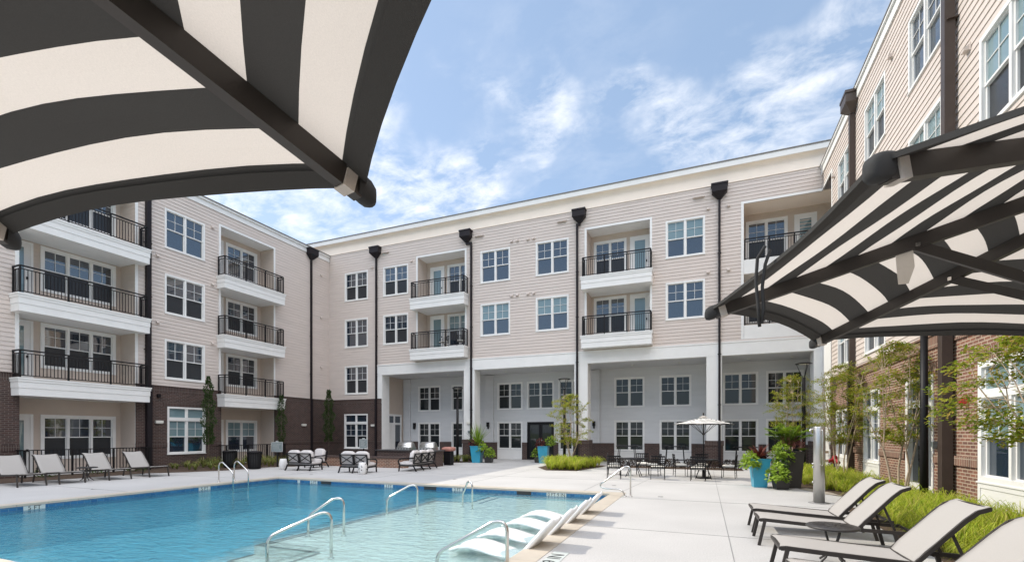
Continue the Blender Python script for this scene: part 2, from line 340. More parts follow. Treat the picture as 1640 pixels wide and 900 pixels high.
def coping_run(axis, a0, a1, b0, b1):
    n = max(1, round((a1 - a0) / .61)); st = (a1 - a0) / n
    for i in range(n):
        p, q = a0 + i * st + .003, a0 + (i + 1) * st - .003
        if axis == 'x': mb.box(p, q, b0, b1, -.05, .006)
        else: mb.box(b0, b1, p, q, -.05, .006)
coping_run('y', cy0, cy1, PX1 - .02, cx1 - .002); coping_run('y', cy0, cy1, cx0 + .002, PX0 + .02)
coping_run('x', PX0 + .022, PX1 - .022, PY1 - .02, cy1 - .002); coping_run('x', PX0 + .022, PX1 - .022, cy0 + .002, PY0 + .02)
structure('coping', mb, 'coping')
# basin
mb = MB(); D = -1.15; SZ = -.29; WZ = -.15
def wallq(x0, y0, x1, y1, z0, z1): mb.face([(x0, y0, z0), (x1, y1, z0), (x1, y1, z1), (x0, y0, z1)])
mb.face([(PX0, PY0, D), (PX1, PY0, D), (PX1, PY1, D), (PX0, PY1, D)])
for q in ((PX0, PY0, PX0, PY1), (PX0, PY1, PX1, PY1), (PX1, PY1, PX1, PY0), (PX1, PY0, PX0, PY0)): wallq(*q, D, -.24)
structure('pool_basin', mb, 'plaster_deep')
mb = MB()
for q in ((PX0, PY0, PX0, PY1), (PX0, PY1, PX1, PY1), (PX1, PY1, PX1, PY0), (PX1, PY0, PX0, PY0)): wallq(*q, -.24, -.0495)
structure('pool_waterline_tiles', mb, 'pool_tile')
# tanning shelf with stepped corner
SX = -7.6; e = .001
mb = MB()
mb.box(SX, PX1 - e, 6.16, 12.3, D + e, SZ); mb.box(-6.4, PX1 - e, 12.3, PY1 - e, D + e, SZ - e); mb.box(-6.1, PX1 - e, PY0 + e, 6.16, D + e, SZ - e)
mb.box(SX, -6.1, 5.6, 6.16, D + e, SZ - .16); mb.box(SX, -6.1, 5.04, 5.6, D + e, SZ - .34); mb.box(SX, -6.1, 4.48, 5.04, D + e, SZ - .52)
mb.box(-7.2, -6.4, 12.3, PY1 - e, D + e, SZ - .2)
structure('tanning_shelf', mb, 'plaster_shelf')
mb = MB(); z = SZ + .003
def edge(x0, y0, x1, y1, z): mb.bar((x0, y0, z), (x1, y1, z), .075, .006)
edge(SX + .05, 6.2, SX + .05, 12.27, z); edge(SX + .17, 6.2, SX + .17, 12.15, z); edge(SX + .02, 6.19, -6.1, 6.19, z); edge(-6.06, 4.0, -6.06, 6.16, z)
edge(SX + .02, 12.27, -6.4, 12.27, z); edge(-6.35, 12.3, -6.35, 13.6, z); edge(-6.05, 12.3, -6.05, 13.6, z); edge(SX + .02, 5.63, -6.12, 5.63, SZ - .157); edge(SX + .02, 5.07, -6.12, 5.07, SZ - .337); edge(SX + .03, 5.65, SX + .03, 6.14, SZ - .157)
structure('shelf_edge_tiles', mb, 'tile_edge')
mb = MB(); mb.face([(PX0 + e, PY0 + e, WZ), (PX1 - e, PY0 + e, WZ), (PX1 - e, PY1 - e, WZ), (PX0 + e, PY1 - e, WZ)])
structure('water', mb, 'water')

# ------------------------------------------------------------------ apartment wings
XA, YB, XC = -25.15, 26.5, 5.25
PA = lambda a, z, d: (XA + d, a, z)
PB = lambda a, z, d: (a, YB - d, z)
PC = lambda a, z, d: (XC - d, a, z)
YK = 29.4
PK = lambda a, z, d: (a, YK - d, z)
def wbox(mb, P, a0, a1, z0, z1, d0, d1):
    p = P(a0, z0, d0); q = P(a1, z1, d1); mb.box(p[0], q[0], p[1], q[1], p[2], q[2])
def wquad(mb, P, pts): mb.face([P(*p) for p in pts])
def wall(mb, P, a0, a1, z0, z1, holes=(), course=None, d=0., lip=.021):
    zs = {z0, z1}
    if course:
        k = math.ceil(z0 / course)
        while k * course < z1 - 1e-4:
            if k * course > z0 + 1e-4: zs.add(k * course)
            k += 1
    for h in holes:
        for zz in (h[2], h[3]):
            if z0 < zz < z1: zs.add(zz)
    zs = sorted(zs); As = sorted({a0, a1} | {x for h in holes for x in h[:2] if a0 < x < a1})
    for zb, zt in zip(zs, zs[1:]):
        zc = (zb + zt) / 2; run = None; segs = []
        for p, q in zip(As, As[1:]):
            ac = (p + q) / 2
            if any(h[0] < ac < h[1] and h[2] < zc < h[3] for h in holes):
                if run: segs.append(run); run = None
            else: run = (run[0], q) if run else (p, q)
        if run: segs.append(run)
        for p, q in segs:
            if course:
                cb_ = math.floor(zb / course + 1e-6) * course
                f0 = 1 - (zb - cb_) / course; f1 = 1 - (zt - cb_) / course
                d0, d1 = d + lip * f0, d + lip * max(0, f1)
                wquad(mb, P, [(p, zb, d0), (q, zb, d0), (q, zt, d1), (p, zt, d1)])
                if abs(zb - cb_) < 1e-4: wquad(mb, P, [(p, zb, d), (q, zb, d), (q, zb, d0), (p, zb, d0)])
            else: wquad(mb, P, [(p, zb, d), (q, zb, d), (q, zt, d), (p, zt, d)])
WR = random.Random(3)
def window(wing, P, a0, a1, z0, z1, units=2, upper='pane', lower='pane_screen', transom=False, casing=.09, d0=0., panel_to=None, grids=True, sill=True, fmat='trim', split=.5, big_casing=None):
    """double-hung window set: the frame is a part, the panes its sub-part"""
    f = MB(); c_ = big_casing or casing
    if upper == 'pane' and WR.random() < .2: upper = 'pane_blind'
    if lower == 'pane_screen' and WR.random() < .25: lower = 'pane'
    wbox(f, P, a0, a0 + c_, z0, z1, d0 - .12, d0 + .028); wbox(f, P, a1 - c_, a1, z0, z1, d0 - .12, d0 + .028)
    wbox(f, P, a0 + c_, a1 - c_, z1 - c_, z1, d0 - .12, d0 + .026)
    wbox(f, P, a0 + c_, a1 - c_, z0, z0 + c_ * .8, d0 - .12, d0 + .03)
    if sill: wbox(f, P, a0 - .02, a1 + .02, z0 - .03, z0 - .001, d0 - .01, d0 + .05)
    ia0, ia1, iz0, iz1 = a0 + c_, a1 - c_, z0 + c_ * .8, z1 - c_
    tz = iz1
    pu, plo = MB(), MB()
    mull = .085
    uw = (ia1 - ia0 - mull * (units - 1)) / units
    if transom:
        tz = iz1 - .62
        wbox(f, P, ia0, ia1, tz, tz + .17, d0 - .1, d0 + .02)
    for u in range(units):
        x0 = ia0 + u * (uw + mull); x1 = x0 + uw
        if u: wbox(f, P, x0 - mull, x0, iz0, iz1, d0 - .1, d0 + .015)
        if transom:
            for q in ((x0, x0 + .03, tz + .17, iz1), (x1 - .03, x1, tz + .17, iz1)): wbox(f, P, *q, d0 - .09, d0 - .03)
            wquad(pu, P, [(x0, tz + .17, d0 - .06), (x1, tz + .17, d0 - .06), (x1, iz1, d0 - .06), (x0, iz1, d0 - .06)])
        zm = iz0 + (tz - iz0) * split
        s_ = .032
        for q in ((x0, x0 + s_, zm, tz), (x1 - s_, x1, zm, tz)): wbox(f, P, *q, d0 - .085, d0 - .025)
        wbox(f, P, x0 + s_, x1 - s_, tz - s_, tz, d0 - .085, d0 - .025)
        wbox(f, P, x0, x1, zm - .022, zm + .022, d0 - .09, d0 - .022)
        for q in ((x0, x0 + s_, iz0, zm - .022), (x1 - s_, x1, iz0, zm - .022)): wbox(f, P, *q, d0 - .105, d0 - .05)
        wbox(f, P, x0 + s_, x1 - s_, iz0, iz0 + s_, d0 - .105, d0 - .05)
        if grids:
            xm = (x0 + x1) / 2; zg = (zm + tz) / 2
            wbox(f, P, xm - .008, xm + .008, zm + .022, tz - s_, d0 - .06, d0 - .042)
            wbox(f, P, x0 + s_, xm - .009, zg - .008, zg + .008, d0 - .06, d0 - .043); wbox(f, P, xm + .009, x1 - s_, zg - .008, zg + .008, d0 - .06, d0 - .043)
        wquad(pu, P, [(x0, zm, d0 - .065), (x1, zm, d0 - .065), (x1, tz, d0 - .065), (x0, tz, d0 - .065)])
        wquad(plo, P, [(x0, iz0, d0 - .09), (x1, iz0, d0 - .09), (x1, zm, d0 - .09), (x0, zm, d0 - .09)])
    if panel_to is not None:
        wbox(f, P, a0, a1, panel_to, z0 - .031, d0 - .05, d0 + .012); wbox(f, P, a0, a0 + .09, panel_to, z0 - .031, d0 + .013, d0 + .03); wbox(f, P, a1 - .09, a1, panel_to, z0 - .031, d0 + .013, d0 + .03); wbox(f, P, a0 + .09, a1 - .09, z0 - .13, z0 - .031, d0 + .013, d0 + .028)
    fo = f.build('window', fmat, wing); pu.build('pane', upper, fo); plo.build('pane', lower, fo)
    return fo
def hole(a0, a1, z0, z1): return (a0 + .05, a1 - .05, z0 + .05, z1 - .05)
def door(wing, P, a0, a1, z0, z1, d0, g0=.18, mat='trim', gl='pane_blind', gbot=.25, handle_side=1, dmat=None):
    f = MB(); wbox(f, P, a0 - .1, a0, z0, z1 + .1, d0 - .02, d0 + .03); wbox(f, P, a1, a1 + .1, z0, z1 + .1, d0 - .02, d0 + .03); wbox(f, P, a0, a1, z1, z1 + .1, d0 - .02, d0 + .028)
    w = a1 - a0; q = w * g0 if g0 < 1 else g0
    wbox(f, P, a0, a0 + q, z0, z1, d0 - .02, d0 + .008); wbox(f, P, a1 - q, a1, z0, z1, d0 - .02, d0 + .008); wbox(f, P, a0 + q, a1 - q, z1 - .16, z1, d0 - .02, d0 + .008); wbox(f, P, a0 + q, a1 - q, z0, z0 + gbot, d0 - .02, d0 + .008)
    o = f.build('door', mat, wing); g = MB(); wquad(g, P, [(a0 + q, z0 + gbot, d0 + .002), (a1 - q, z0 + gbot, d0 + .002), (a1 - q, z1 - .16, d0 + .002), (a0 + q, z1 - .16, d0 + .002)]); g.build('pane', gl, o)
    h = MB(); ha = a1 - q * .5 if handle_side > 0 else a0 + q * .5; wbox(h, P, ha - .03, ha + .03, z0 + .98, z0 + 1.08, d0 + .009, d0 + .06); h.build('handle', 'black_metal', o)
    return o
def railing(par, P, a0, a1, z, dfront, posts, ht=1.07, ret=True):
    r = MB()
    def run(A, B):
        A = Vector(A); B = Vector(B); Ln = (B - A).length
        up = Vector((0, 0, 1))
        r.bar(A + up * ht, B + up * ht, .06, .05); r.bar(A + up * (ht - .12), B + up * (ht - .12), .035, .032); r.bar(A + up * .09, B + up * .09, .035, .032)
        n = max(2, round(Ln / .115))
        for i in range(1, n):
            q = A + (B - A) * i / n; r.bar(q + up * .09, q + up * (ht - .12), .021, .021)
    e_ = .05
    run(P(a0, z, dfront), P(a1, z, dfront))
    if ret:
        run(P(a0, z, .03), P(a0, z, dfront)); run(P(a1, z, .03), P(a1, z, dfront))
    for k in range(posts + 1):
        a = a0 + (a1 - a0) * k / posts; p = Vector(P(a, z, dfront)); r.bar(p, p + Vector((0, 0, ht - .02)), .052, .052)
    if ret:
        for a in (a0, a1):
            p = Vector(P(a, z, .05)); r.bar(p, p + Vector((0, 0, ht - .02)), .045, .045)
    return r.build('railing', 'black_metal', par)
def balcony(wing, P, s0, s1, o0, o1, ztop, depth=1.1, proj=.66, posts=3, sideless=False):
    f = MB(); ph = .70
    zb = ztop - ph
    wbox(f, P, s0 + .03, s1 - .03, zb + .002, ztop - .16, .017, proj - .03)          # lower fascia
    wbox(f, P, s0 + .015, s1 - .015, zb + .3, ztop - .16, .018, proj - .012)          # upper band
    wbox(f, P, s0 - .01, s1 + .01, ztop - .16, ztop - .06, .016, proj + .012)
    wbox(f, P, s0 - .03, s1 + .03, ztop - .06, ztop, .015, proj + .035)
    wbox(f, P, o0 + .001, o1 - .001, zb + .004, ztop - .002, -depth, .0149)
    o = f.build('balcony', 'trim', wing)
    rp = .09
    railing(o, P, s0 + rp, s1 - rp, ztop, proj - rp, posts)
    return o
def recess(wing, P, o0, o1, z0, z1, depth=1.1, wallmat='balcony_wall', trim=.12, ceil='trim', holes=()):
    w = MB()
    wall(w, lambda a, z, d: P(a, z, d - depth), o0, o1, z0, z1, holes, course=.178, lip=.012)
    n = 14
    for a, s_ in ((o0, 1), (o1, -1)):
        Q = lambda aa, z, d, a=a, s_=s_: P(a + s_ * d, z, -aa)
        wall(w, Q, -.02, depth, z0, z1, course=.178, lip=.012)
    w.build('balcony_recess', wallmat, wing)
    c = MB(); wbox(c, P, o0 - .02, o1 + .02, z1, z1 + .05, -depth, 0); c.build('ceiling', ceil, wing)
    tr_ = MB()
    for a in (o0, o1):
        s_ = -1 if a == o0 else 1
        wbox(tr_, P, a, a + s_ * trim, z0, z1 + trim, -.02, .03)
    wbox(tr_, P, o0, o1, z1, z1 + trim, -.019, .028)
    tr_.build('opening_trim', 'trim', wing)
def downspout(wing, P, a, ztop, zbrick, head=True, r=.055, d=.09, mat='downspout', kick=0.0):
    m_ = MB()
    wbox(m_, P, a + kick - r, a + kick + r, zbrick, ztop - .75, d - r, d + r)
    wbox(m_, P, a + kick - r * 1.15, a + kick + r * 1.15, 0.05, zbrick, d + .045 - r, d + .05 + r)
    if kick: wbox(m_, P, min(a, a + kick) - r * .9, max(a, a + kick) + r * .9, ztop - .86, ztop - .74, d - r * .9, d + r * .9)
    if kick: wbox(m_, P, a - r, a + r, ztop - .78, ztop - .6, d - r * .95, d + r * .95)
    for zz in (3.2, 5.8, 8.4, 11.0): wbox(m_, P, a + kick - r * 1.6, a + kick + r * 1.6, zz, zz + .03, .02, d + r * .6 if zz > zbrick else d + .05 + r * .6)
    o = m_.build('downspout', mat, wing)
    if head:
        h = MB(); W_ = .40
        wbox(h, P, a - W_, a + W_, ztop - .1, ztop, .02, .42); wbox(h, P, a - W_ * .92, a + W_ * .92, ztop - .42, ztop - .1, .02, .40)
        lo = ztop - .42; p = [P(a - W_ * .92, lo, .02), P(a + W_ * .92, lo, .02), P(a + W_ * .92, lo, .40), P(a - W_ * .92, lo, .40)]
        q = [P(a - .09, lo - .3, .03), P(a + .09, lo - .3, .03), P(a + .09, lo - .3, .17), P(a - .09, lo - .3, .17)]
        h.hexa(q + p); h.build('leader_head', mat, o)
    return o
def vents(wing, P, spots, d=0.0):
    for a, z in spots:
        v = MB()
        wbox(v, P, a - .09, a + .09, z - .07, z + .09, .012 + d, .03 + d)
        p = [P(a - .07, z - .05, .03 + d), P(a + .07, z - .05, .03 + d), P(a + .07, z - .05, .13 + d), P(a - .07, z - .05, .13 + d), P(a - .07, z + .07, .03 + d), P(a + .07, z + .07, .03 + d), P(a + .07, z + .0, .13 + d), P(a - .07, z + .0, .13 + d)]
        v.hexa(p)
        v.build('vent_hood', 'siding', wing)
def wall_light(wing, P, a, z, d=0.0, w=.34, h=.12, mat='light_white', name='wall_light'):
    v = MB(); wbox(v, P, a - w / 2, a + w / 2, z - h / 2, z + h / 2, d, d + .1); wbox(v, P, a - w / 2 + .02, a + w / 2 - .02, z - h / 2 - .03, z - h / 2, d + .01, d + .08)
    return v.build(name, mat, wing)

FL = (3.92, 7.2, 10.5)                       # balcony floor levels
WIN = ((4.5, 6.5), (7.8, 9.8), (11.1, 13.1))  # upper window rows
RT = 14.55
# ---- left wing
A = thing('apartment_wing', (-30, 14, 0), 'left apartment wing, taupe siding on shaded brick, with a wide and a narrow balcony stack', 'building')
a0, a1 = 5.0, 29.0
holesA = []
BAL_A = [(9.57, 14.27, 9.85, 13.95, 2.0), (18.0, 22.08, 18.25, 21.75, 2.0)]
for s0, s1, o0, o1, _ in BAL_A: holesA.append((o0, o1, -.1, 13.35))
for z0, z1 in WIN: holesA.append(hole(15.28, 17.34, z0, z1))
w = MB(); wall(w, PA, a0, YB + .1, 4.1, RT - .45, holesA, .178); w.build('siding', 'siding', A)
gwa = hole(15.38, 17.34, .69, 3.1)
for p, q in ((a0, 9.85), (13.95, 18.25), (21.75, YB + .1)):
    b = MB(); wall(b, PA, p, q, 0, 3.8, [gwa], d=.05); bo = b.build('brick_base', 'brick_shaded', A)
    b = MB(); wall(b, PA, p, q, 3.8, 4.1, d=.06); wbox(b, PA, p, q, 4.09, 4.13, 0, .085); b.build('brick_course', 'brick_shaded_soldier', bo)
    for u, v in ((p, min(q, 15.38)), (17.34, q)) if p < 15 < q else ((p, q),):
        b = MB(); wbox(b, PA, u + .002, v - .002, 1.05, 1.28, .03, .075); b.build('brick_band', 'brick_shaded_soldier', bo)
    if p < 15 < q: b = MB(); wbox(b, PA, 15.2, 17.5, 3.1, 3.32, .04, .065); b.build('brick_lintel', 'brick_shaded_soldier', bo)
r = MB(); wbox(r, PA, a0, YB - .02, RT - .46, RT - .06, -.02, .05); wbox(r, PA, a0, YB - .05, RT - .16, RT - .06, .05, .13); r.build('roof_trim', 'trim', A)
r = MB(); wbox(r, PA, a0, YB - .04, RT - .06, RT, -1.0, .16); wbox(r, PA, a0, 29, RT - .5, RT - .07, -14.0, -.03); r.build('roof', 'roof_edge', A)
for z0, z1 in WIN: window(A, PA, 15.28, 17.34, z0, z1)
window(A, PA, 15.38, 17.34, .69, 3.1, transom=True, upper='pane_blind', d0=.05)
for bi, (s0, s1, o0, o1, _) in enumerate(BAL_A):
    ww = (10.95, 13.72) if bi == 0 else (19.35, 21.45)
    recess(A, PA, o0, o1, 0, 13.35, holes=[hole(*ww, fl + .62, fl + 2.55) for fl in (0,) + FL])
    Pr = lambda a, z, d: PA(a, z, d - 1.1)
    for fl in (0,) + FL:
        if fl: balcony(A, PA, s0, s1, o0, o1, fl, posts=3 if bi == 0 else 3)
        up = 'pane_blind' if (bi == 1 and fl == 0) else 'pane'
        if bi == 0:
            window(A, Pr, 10.95, 13.72, fl + .62, fl + 2.55, units=3, d0=.02, upper=up, big_casing=.13, sill=False); door(A, Pr, 9.98, 10.62, fl, fl + 2.45, .014, g0=.3)
        else:
            window(A, Pr, 19.35, 21.45, fl + .62, fl + 2.55, d0=.02, upper=up, big_casing=.13, sill=False); door(A, Pr, 18.38, 19.1, fl, fl + 2.45, .014, g0=.3)
downspout(A, PA, 14.48, 14.9, 4.1, head=False, r=.10); downspout(A, PA, 24.75, 14.4, 4.1)
vents(A, PA, [(14.93, 10.55), (14.93, 7.25), (17.75, 13.1), (17.75, 9.95), (17.75, 6.7), (25.7, 12.9), (25.7, 9.9), (25.7, 6.4)])
wall_light(A, PA, 14.98, 2.32, .05); wall_light(A, PA, 24.1, 2.32, .05); wall_light(A, PA, 14.96, 3.62, .05, .14, .14, 'black_metal', 'security_camera')
mb = MB(); mb.box(XA - 14, XA - 1.2, a0, 29, 0, RT - .52); mb.build('building_mass', 'siding', A)

# ---- rear wing
B = thing('apartment_wing', (-10, 32, 0), 'rear apartment wing with a cream cornice, above an open two storey loggia on columns', 'building')
b0, b1 = XA, XC
BAL_B = [(-17.8, -13.78, -17.58, -14.06), (-6.42, -2.56, -6.22, -2.74)]
WB = [(-23.7, -21.67, (0, 1, 2)), (-20.36, -18.34, (1, 2)), (-12.96, -10.96, (1, 2)), (-9.3, -7.28, (1, 2)), (-1.92, .04, (1, 2))]
holesB = [(o0, o1, 6.5, 13.35) for _, _, o0, o1 in BAL_B] + [(1.85, b1, 6.5, 13.35)]
for x0, x1, rows in WB:
    for k in rows: holesB.append(hole(x0, x1, *WIN[k]))
holesB.append((-20.55, b1, -.1, 5.75))
w = MB(); wall(w, PB, b0, b1, 4.1, 14.62, holesB, .178); w.build('siding', 'siding', B)
gw = hole(-23.7, -21.65, .68, 3.1)
b = MB(); wall(b, PB, b0, -20.5, 0, 3.8, [gw], d=.05); b.face([PB(-20.5, 0, .05), PB(-20.5, 0, -.3), PB(-20.5, 3.8, -.3), PB(-20.5, 3.8, .05)]); bo = b.build('brick_base', 'brick_shaded', B)
b = MB(); wall(b, PB, b0, -20.5, 3.8, 4.1, [], d=.06); wbox(b, PB, b0, -20.5, 4.09, 4.13, 0, .085); b.build('brick_course', 'brick_shaded_soldier', bo)
for p, q in ((b0, -23.7), (-21.65, -20.5)): b = MB(); wbox(b, PB, p, q, 1.05, 1.28, .03, .075); b.build('brick_band', 'brick_shaded_soldier', bo)
upk = {(0, 1): 'pane', (2, 1): 'pane_blind', (3, 1): 'pane_blind', (4, 2): 'pane_blind', (3, 2): 'pane', (4, 1): 'pane'}
for i, (x0, x1, rows) in enumerate(WB):
    for k in rows: window(B, PB, x0, x1, *WIN[k], upper=upk.get((i, k), 'pane'), lower='pane' if i in (2, 3, 4) else 'pane_screen')
window(B, PB, -23.7, -21.65, .68, 3.1, transom=True, d0=.05)
for bi, (s0, s1, o0, o1) in enumerate(BAL_B):
    ww = (-15.95, -14.1) if bi == 0 else (-6.05, -4.15)
    recess(B, PB, o0, o1, 6.5, 13.35, holes=[hole(*ww, fl + .35, fl + 2.5) for fl in FL[1:]])
    Pr = lambda a, z, d: PB(a, z, d - 1.1)
    for fl in FL[1:]:
        balcony(B, PB, s0, s1, o0, o1, fl, posts=3)
        if bi == 0: door(B, Pr, -17.2, -16.3, fl, fl + 2.4, .014); window(B, Pr, -15.95, -14.1, fl + .35, fl + 2.5, d0=.02, big_casing=.12, sill=False)
        else: window(B, Pr, -6.05, -4.15, fl + .35, fl + 2.5, d0=.02, big_casing=.12, sill=False); door(B, Pr, -3.85, -2.95, fl, fl + 2.4, .014)
# corner balconies, flush with the wall
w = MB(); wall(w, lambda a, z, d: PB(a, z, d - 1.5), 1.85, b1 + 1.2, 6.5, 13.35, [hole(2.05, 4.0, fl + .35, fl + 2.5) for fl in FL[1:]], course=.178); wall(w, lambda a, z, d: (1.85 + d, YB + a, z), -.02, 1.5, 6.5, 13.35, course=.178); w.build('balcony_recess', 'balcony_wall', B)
c = MB(); wbox(c, PB, 1.83, b1 + 1.2, 13.35, 13.4, -1.5, 0); c.build('ceiling', 'soffit', B)
tr_ = MB(); wbox(tr_, PB, 1.73, 1.85, 6.5, 13.47, -.02, .03); wbox(tr_, PB, 1.85, b1, 13.35, 13.47, -.02, .028); tr_.build('opening_trim', 'trim', B)
Pr = lambda a, z, d: PB(a, z, d - 1.5)
for fl in FL[1:]:
    f = MB(); wbox(f, PB, 1.86, b1, fl - .7, fl, -1.5, .02); o = f.build('balcony', 'trim', B); railing(o, PB, 1.9, b1 - .06, fl, -.06, 3, ret=False)
    window(B, Pr, 2.05, 4.0, fl + .35, fl + 2.5, d0=.02, big_casing=.12, sill=False); door(B, Pr, 4.4, 5.2, fl, fl + 2.4, .014)
# beam and columns of the loggia
f = MB(); wbox(f, PB, -20.85, b1 - .002, 5.73, 6.36, -.35, .05); wbox(f, PB, -20.87, b1 - .002, 6.36, 6.43, -.02, .075); f.build('loggia_beam', 'trim', B)
for x0, x1 in ((-20.84, -20.44), (-14.13, -13.37), (-6.94, -6.16), (.1, .84), (4.88, b1 - .002)):
    f = MB(); wbox(f, PB, x0, x1, 1.35 if x0 > -20 else 4.1, 5.73, -.76, .04)
    if x0 < -20: wbox(f, PB, -20.49, x1, 0, 4.1, -.76, .02)
    o = f.build('column', 'trim', B)
    g = MB()
    if x0 > -20:
        wbox(g, PB, x0 - .06, x1 + .06, 0, 1.1, -.82, .1); g.build('brick_base', 'brick_shaded', o)
        g = MB(); wbox(g, PB, x0 - .09, x1 + .09, 1.1, 1.36, -.85, .13); g.build('brick_course', 'brick_shaded_soldier', o)
# loggia back wall, ceiling, windows
LW = [(-19.47, -17.6, 2), (-16.68, -15.73, 1), (-13.1, -11.27, 2), (-10.93, -9.07, 2), (-8.76, -6.9, 2), (-5.17, -3.35, 2), (-2.48, -.70, 2), (.98, 2.78, 2), (3.16, 4.96, 2), (5.35, 7.15, 2)]
hk = []
for i, (x0, x1, u) in enumerate(LW):
    hk.append(hole(x0, x1, 3.34, 5.18))
    hk.append(hole(x0, x1, .66, 2.54) if i != 3 else (x0, x1, -.1, 2.5))
w = MB(); wall(w, PK, -20.75, 8.0, .0, 5.76, hk, .15, lip=.012); w.build('loggia_wall', 'siding_white', B)
for i, (x0, x1, u) in enumerate(LW):
    window(B, PK, x0, x1, 3.34, 5.18, units=u, upper='pane_low', lower='pane_low', sill=False)
    if i != 3: window(B, PK, x0, x1, .66, 2.54, units=u, upper='pane_low', lower='pane_low', panel_to=0., sill=False)
# black double door
f = MB(); x0, x1 = -10.93, -9.07
wbox(f, PK, x0, x0 + .07, 0, 2.5, -.12, .02); wbox(f, PK, x1 - .07, x1, 0, 2.5, -.12, .02); wbox(f, PK, x0 + .07, x1 - .07, 2.42, 2.5, -.12, .02)
for p, q in ((x0 + .07, -10.005), (-9.995, x1 - .07)):
    wbox(f, PK, p, p + .11, 0, 2.42, -.08, -.03); wbox(f, PK, q - .11, q, 0, 2.42, -.08, -.03); wbox(f, PK, p + .11, q - .11, 2.3, 2.42, -.08, -.03); wbox(f, PK, p + .11, q - .11, 0, .28, -.08, -.03)
o = f.build('double_door', 'black_metal', B)
g = MB(); wquad(g, PK, [(x0 + .07, 0, -.055), (x1 - .07, 0, -.055), (x1 - .07, 2.42, -.055), (x0 + .07, 2.42, -.055)]); g.build('pane', 'pane_low', o)
g = MB()
for a in (-10.08, -9.92): g.tube([PK(a, .9, -.02), PK(a, 1.45, -.02)], .014)
g.build('handle', 'steel', o)
# wainscot
spans = [(-20.75, -19.47), (-17.6, -16.68), (-15.73, -13.1), (-11.27, -10.93), (-9.07, -8.76), (-6.9, -5.17), (-3.35, -2.48), (-.70, .98), (2.78, 3.16), (4.96, 5.35), (7.15, 8)]
for p, q in spans:
    b = MB(); wbox(b, PK, p, q, 0, .93, -.05, .09); o = b.build('brick_wainscot', 'brick_shaded', B)
    b = MB(); wbox(b, PK, p, q, .93, 1.14, -.05, .11); b.build('brick_course', 'brick_shaded_soldier', o)
for p, q in ((-20.7, -20.1), (-14.05, -13.35), (-6.75, -6.05), (.2, .8)):
    f = MB(); wbox(f, PK, p, q, 1.14, 5.7, .0, .14); wbox(f, PK, p + .12, q - .12, 1.14, 5.7, .14, .155); f.build('pilaster', 'siding_white', B)
c = MB(); wbox(c, PB, -20.8, 8, 5.75, 5.79, -3.0, -.35); c.build('ceiling', 'siding_white', B)
for a in (-18.8, -16.2, -11.9, -9.0, -3.9, -1.3, 2.2, 4.2):
    v = MB(); v.lathe([(.06, -.05), (.08, -.02), (.08, 0)], (a, 28.1, 5.75), 12); v.build('ceiling_spotlight', 'light_white', B)
PE = lambda a, z, d: (-20.75 + d, a, z)
w = MB(); wall(w, PE, YB + .5, YK, 0, 5.76, [(27.6, 29.0, -.1, 3.1)], .15, lip=.012); w.build('loggia_end_wall', 'balcony_wall', B)
f = MB(); wbox(f, PE, 27.5, 29.1, 2.98, 3.12, -.05, .03); wbox(f, PE, 27.5, 29.1, 2.36, 2.5, -.05, .028); 
for p, q in ((27.5, 27.62), (28.18, 28.32), (28.98, 29.1)): wbox(f, PE, p, q, 0, 2.98, -.05, .026)
wbox(f, PE, 27.62, 28.18, 0, 2.36, -.05, .01); wbox(f, PE, 28.32, 28.98, 0, .3, -.05, .01)
o = f.build('entrance_frame', 'trim', B); g = MB(); wbox(g, PE, 28.32, 28.98, .3, 2.36, -.05, -.03); wbox(g, PE, 28.32, 28.98, 2.5, 2.98, -.05, -.03); wbox(g, PE, 27.62, 28.18, 2.5, 2.98, -.05, -.03); g.build('pane', 'pane', o)
for a in (-19.75, -13.72, -6.4):
    v = MB(); wbox(v, PK, a - .08, a + .08, 2.2, 2.5, .155 if a > -19 else .015, .3 if a > -19 else .17); wbox(v, PK, a - .05, a + .05, 2.05, 2.2, .155 if a > -19 else .015, .22); v.build('wall_light', 'black_metal', B)
wall_light(B, PB, -13.75, 2.42, .041, .3, .12); wall_light(B, PB, -13.72, 1.85, .041, .16, .12, 'sign_panel', 'door_reader'); wall_light(B, PB, -21.15, 2.3, .05)
# tall parapet with a coved cornice, one metre higher than the side wings
x0, x1 = XA - 4, XC + 2
f = MB(); wbox(f, PB, x0, x1, 14.57, 15.02, -.05, .035); f.build('frieze_board', 'soffit', B)
f = MB(); N_ = 6; prof = [(.036 + .25 * (1 - math.cos(t / N_ * math.pi / 2)), 15.02 + .24 * math.sin(t / N_ * math.pi / 2)) for t in range(N_ + 1)]
for (d0, z0), (d1, z1) in zip(prof, prof[1:]): wquad(f, PB, [(x0, z0, d0), (x1, z0, d0), (x1, z1, d1), (x0, z1, d1)])
wbox(f, PB, x0, x1, 14.54, 14.57, -.02, .05)
f.build('cornice_cove', 'soffit', B)
f = MB(); wbox(f, PB, x0, x1, 15.255, 15.53, -.1, .30); f.build('fascia', 'trim', B)
f = MB(); wbox(f, PB, x0, x1, 15.53, 15.585, -2.0, .33); f.build('roof', 'roof_edge', B)
for a, k in ((-20.9, 0), (-13.9, .32), (-6.62, -.14), (.72, 0)): downspout(B, PB, a, 14.5, 4.1 if a < -20 else 1.4, kick=k)
vents(B, PB, [(-10.84, 13.4), (-10.47, 13.4), (-9.79, 13.37), (-9.43, 13.37), (-10.84, 10.1), (-10.47, 10.1), (-9.79, 10.1), (-9.43, 10.1), (.18, 13.39), (1.15, 13.38), (.18, 10.1), (1.15, 10.1), (-18.05, 13.2), (-21.3, 13.9 - .7)])
for a in (-20.1, -12.95, -7.6, -.2):
    v = MB(); wbox(v, PB, a - .35, a + .2, 14.05, 14.12, .015, .14); v.build('overflow_scupper', 'siding', B)
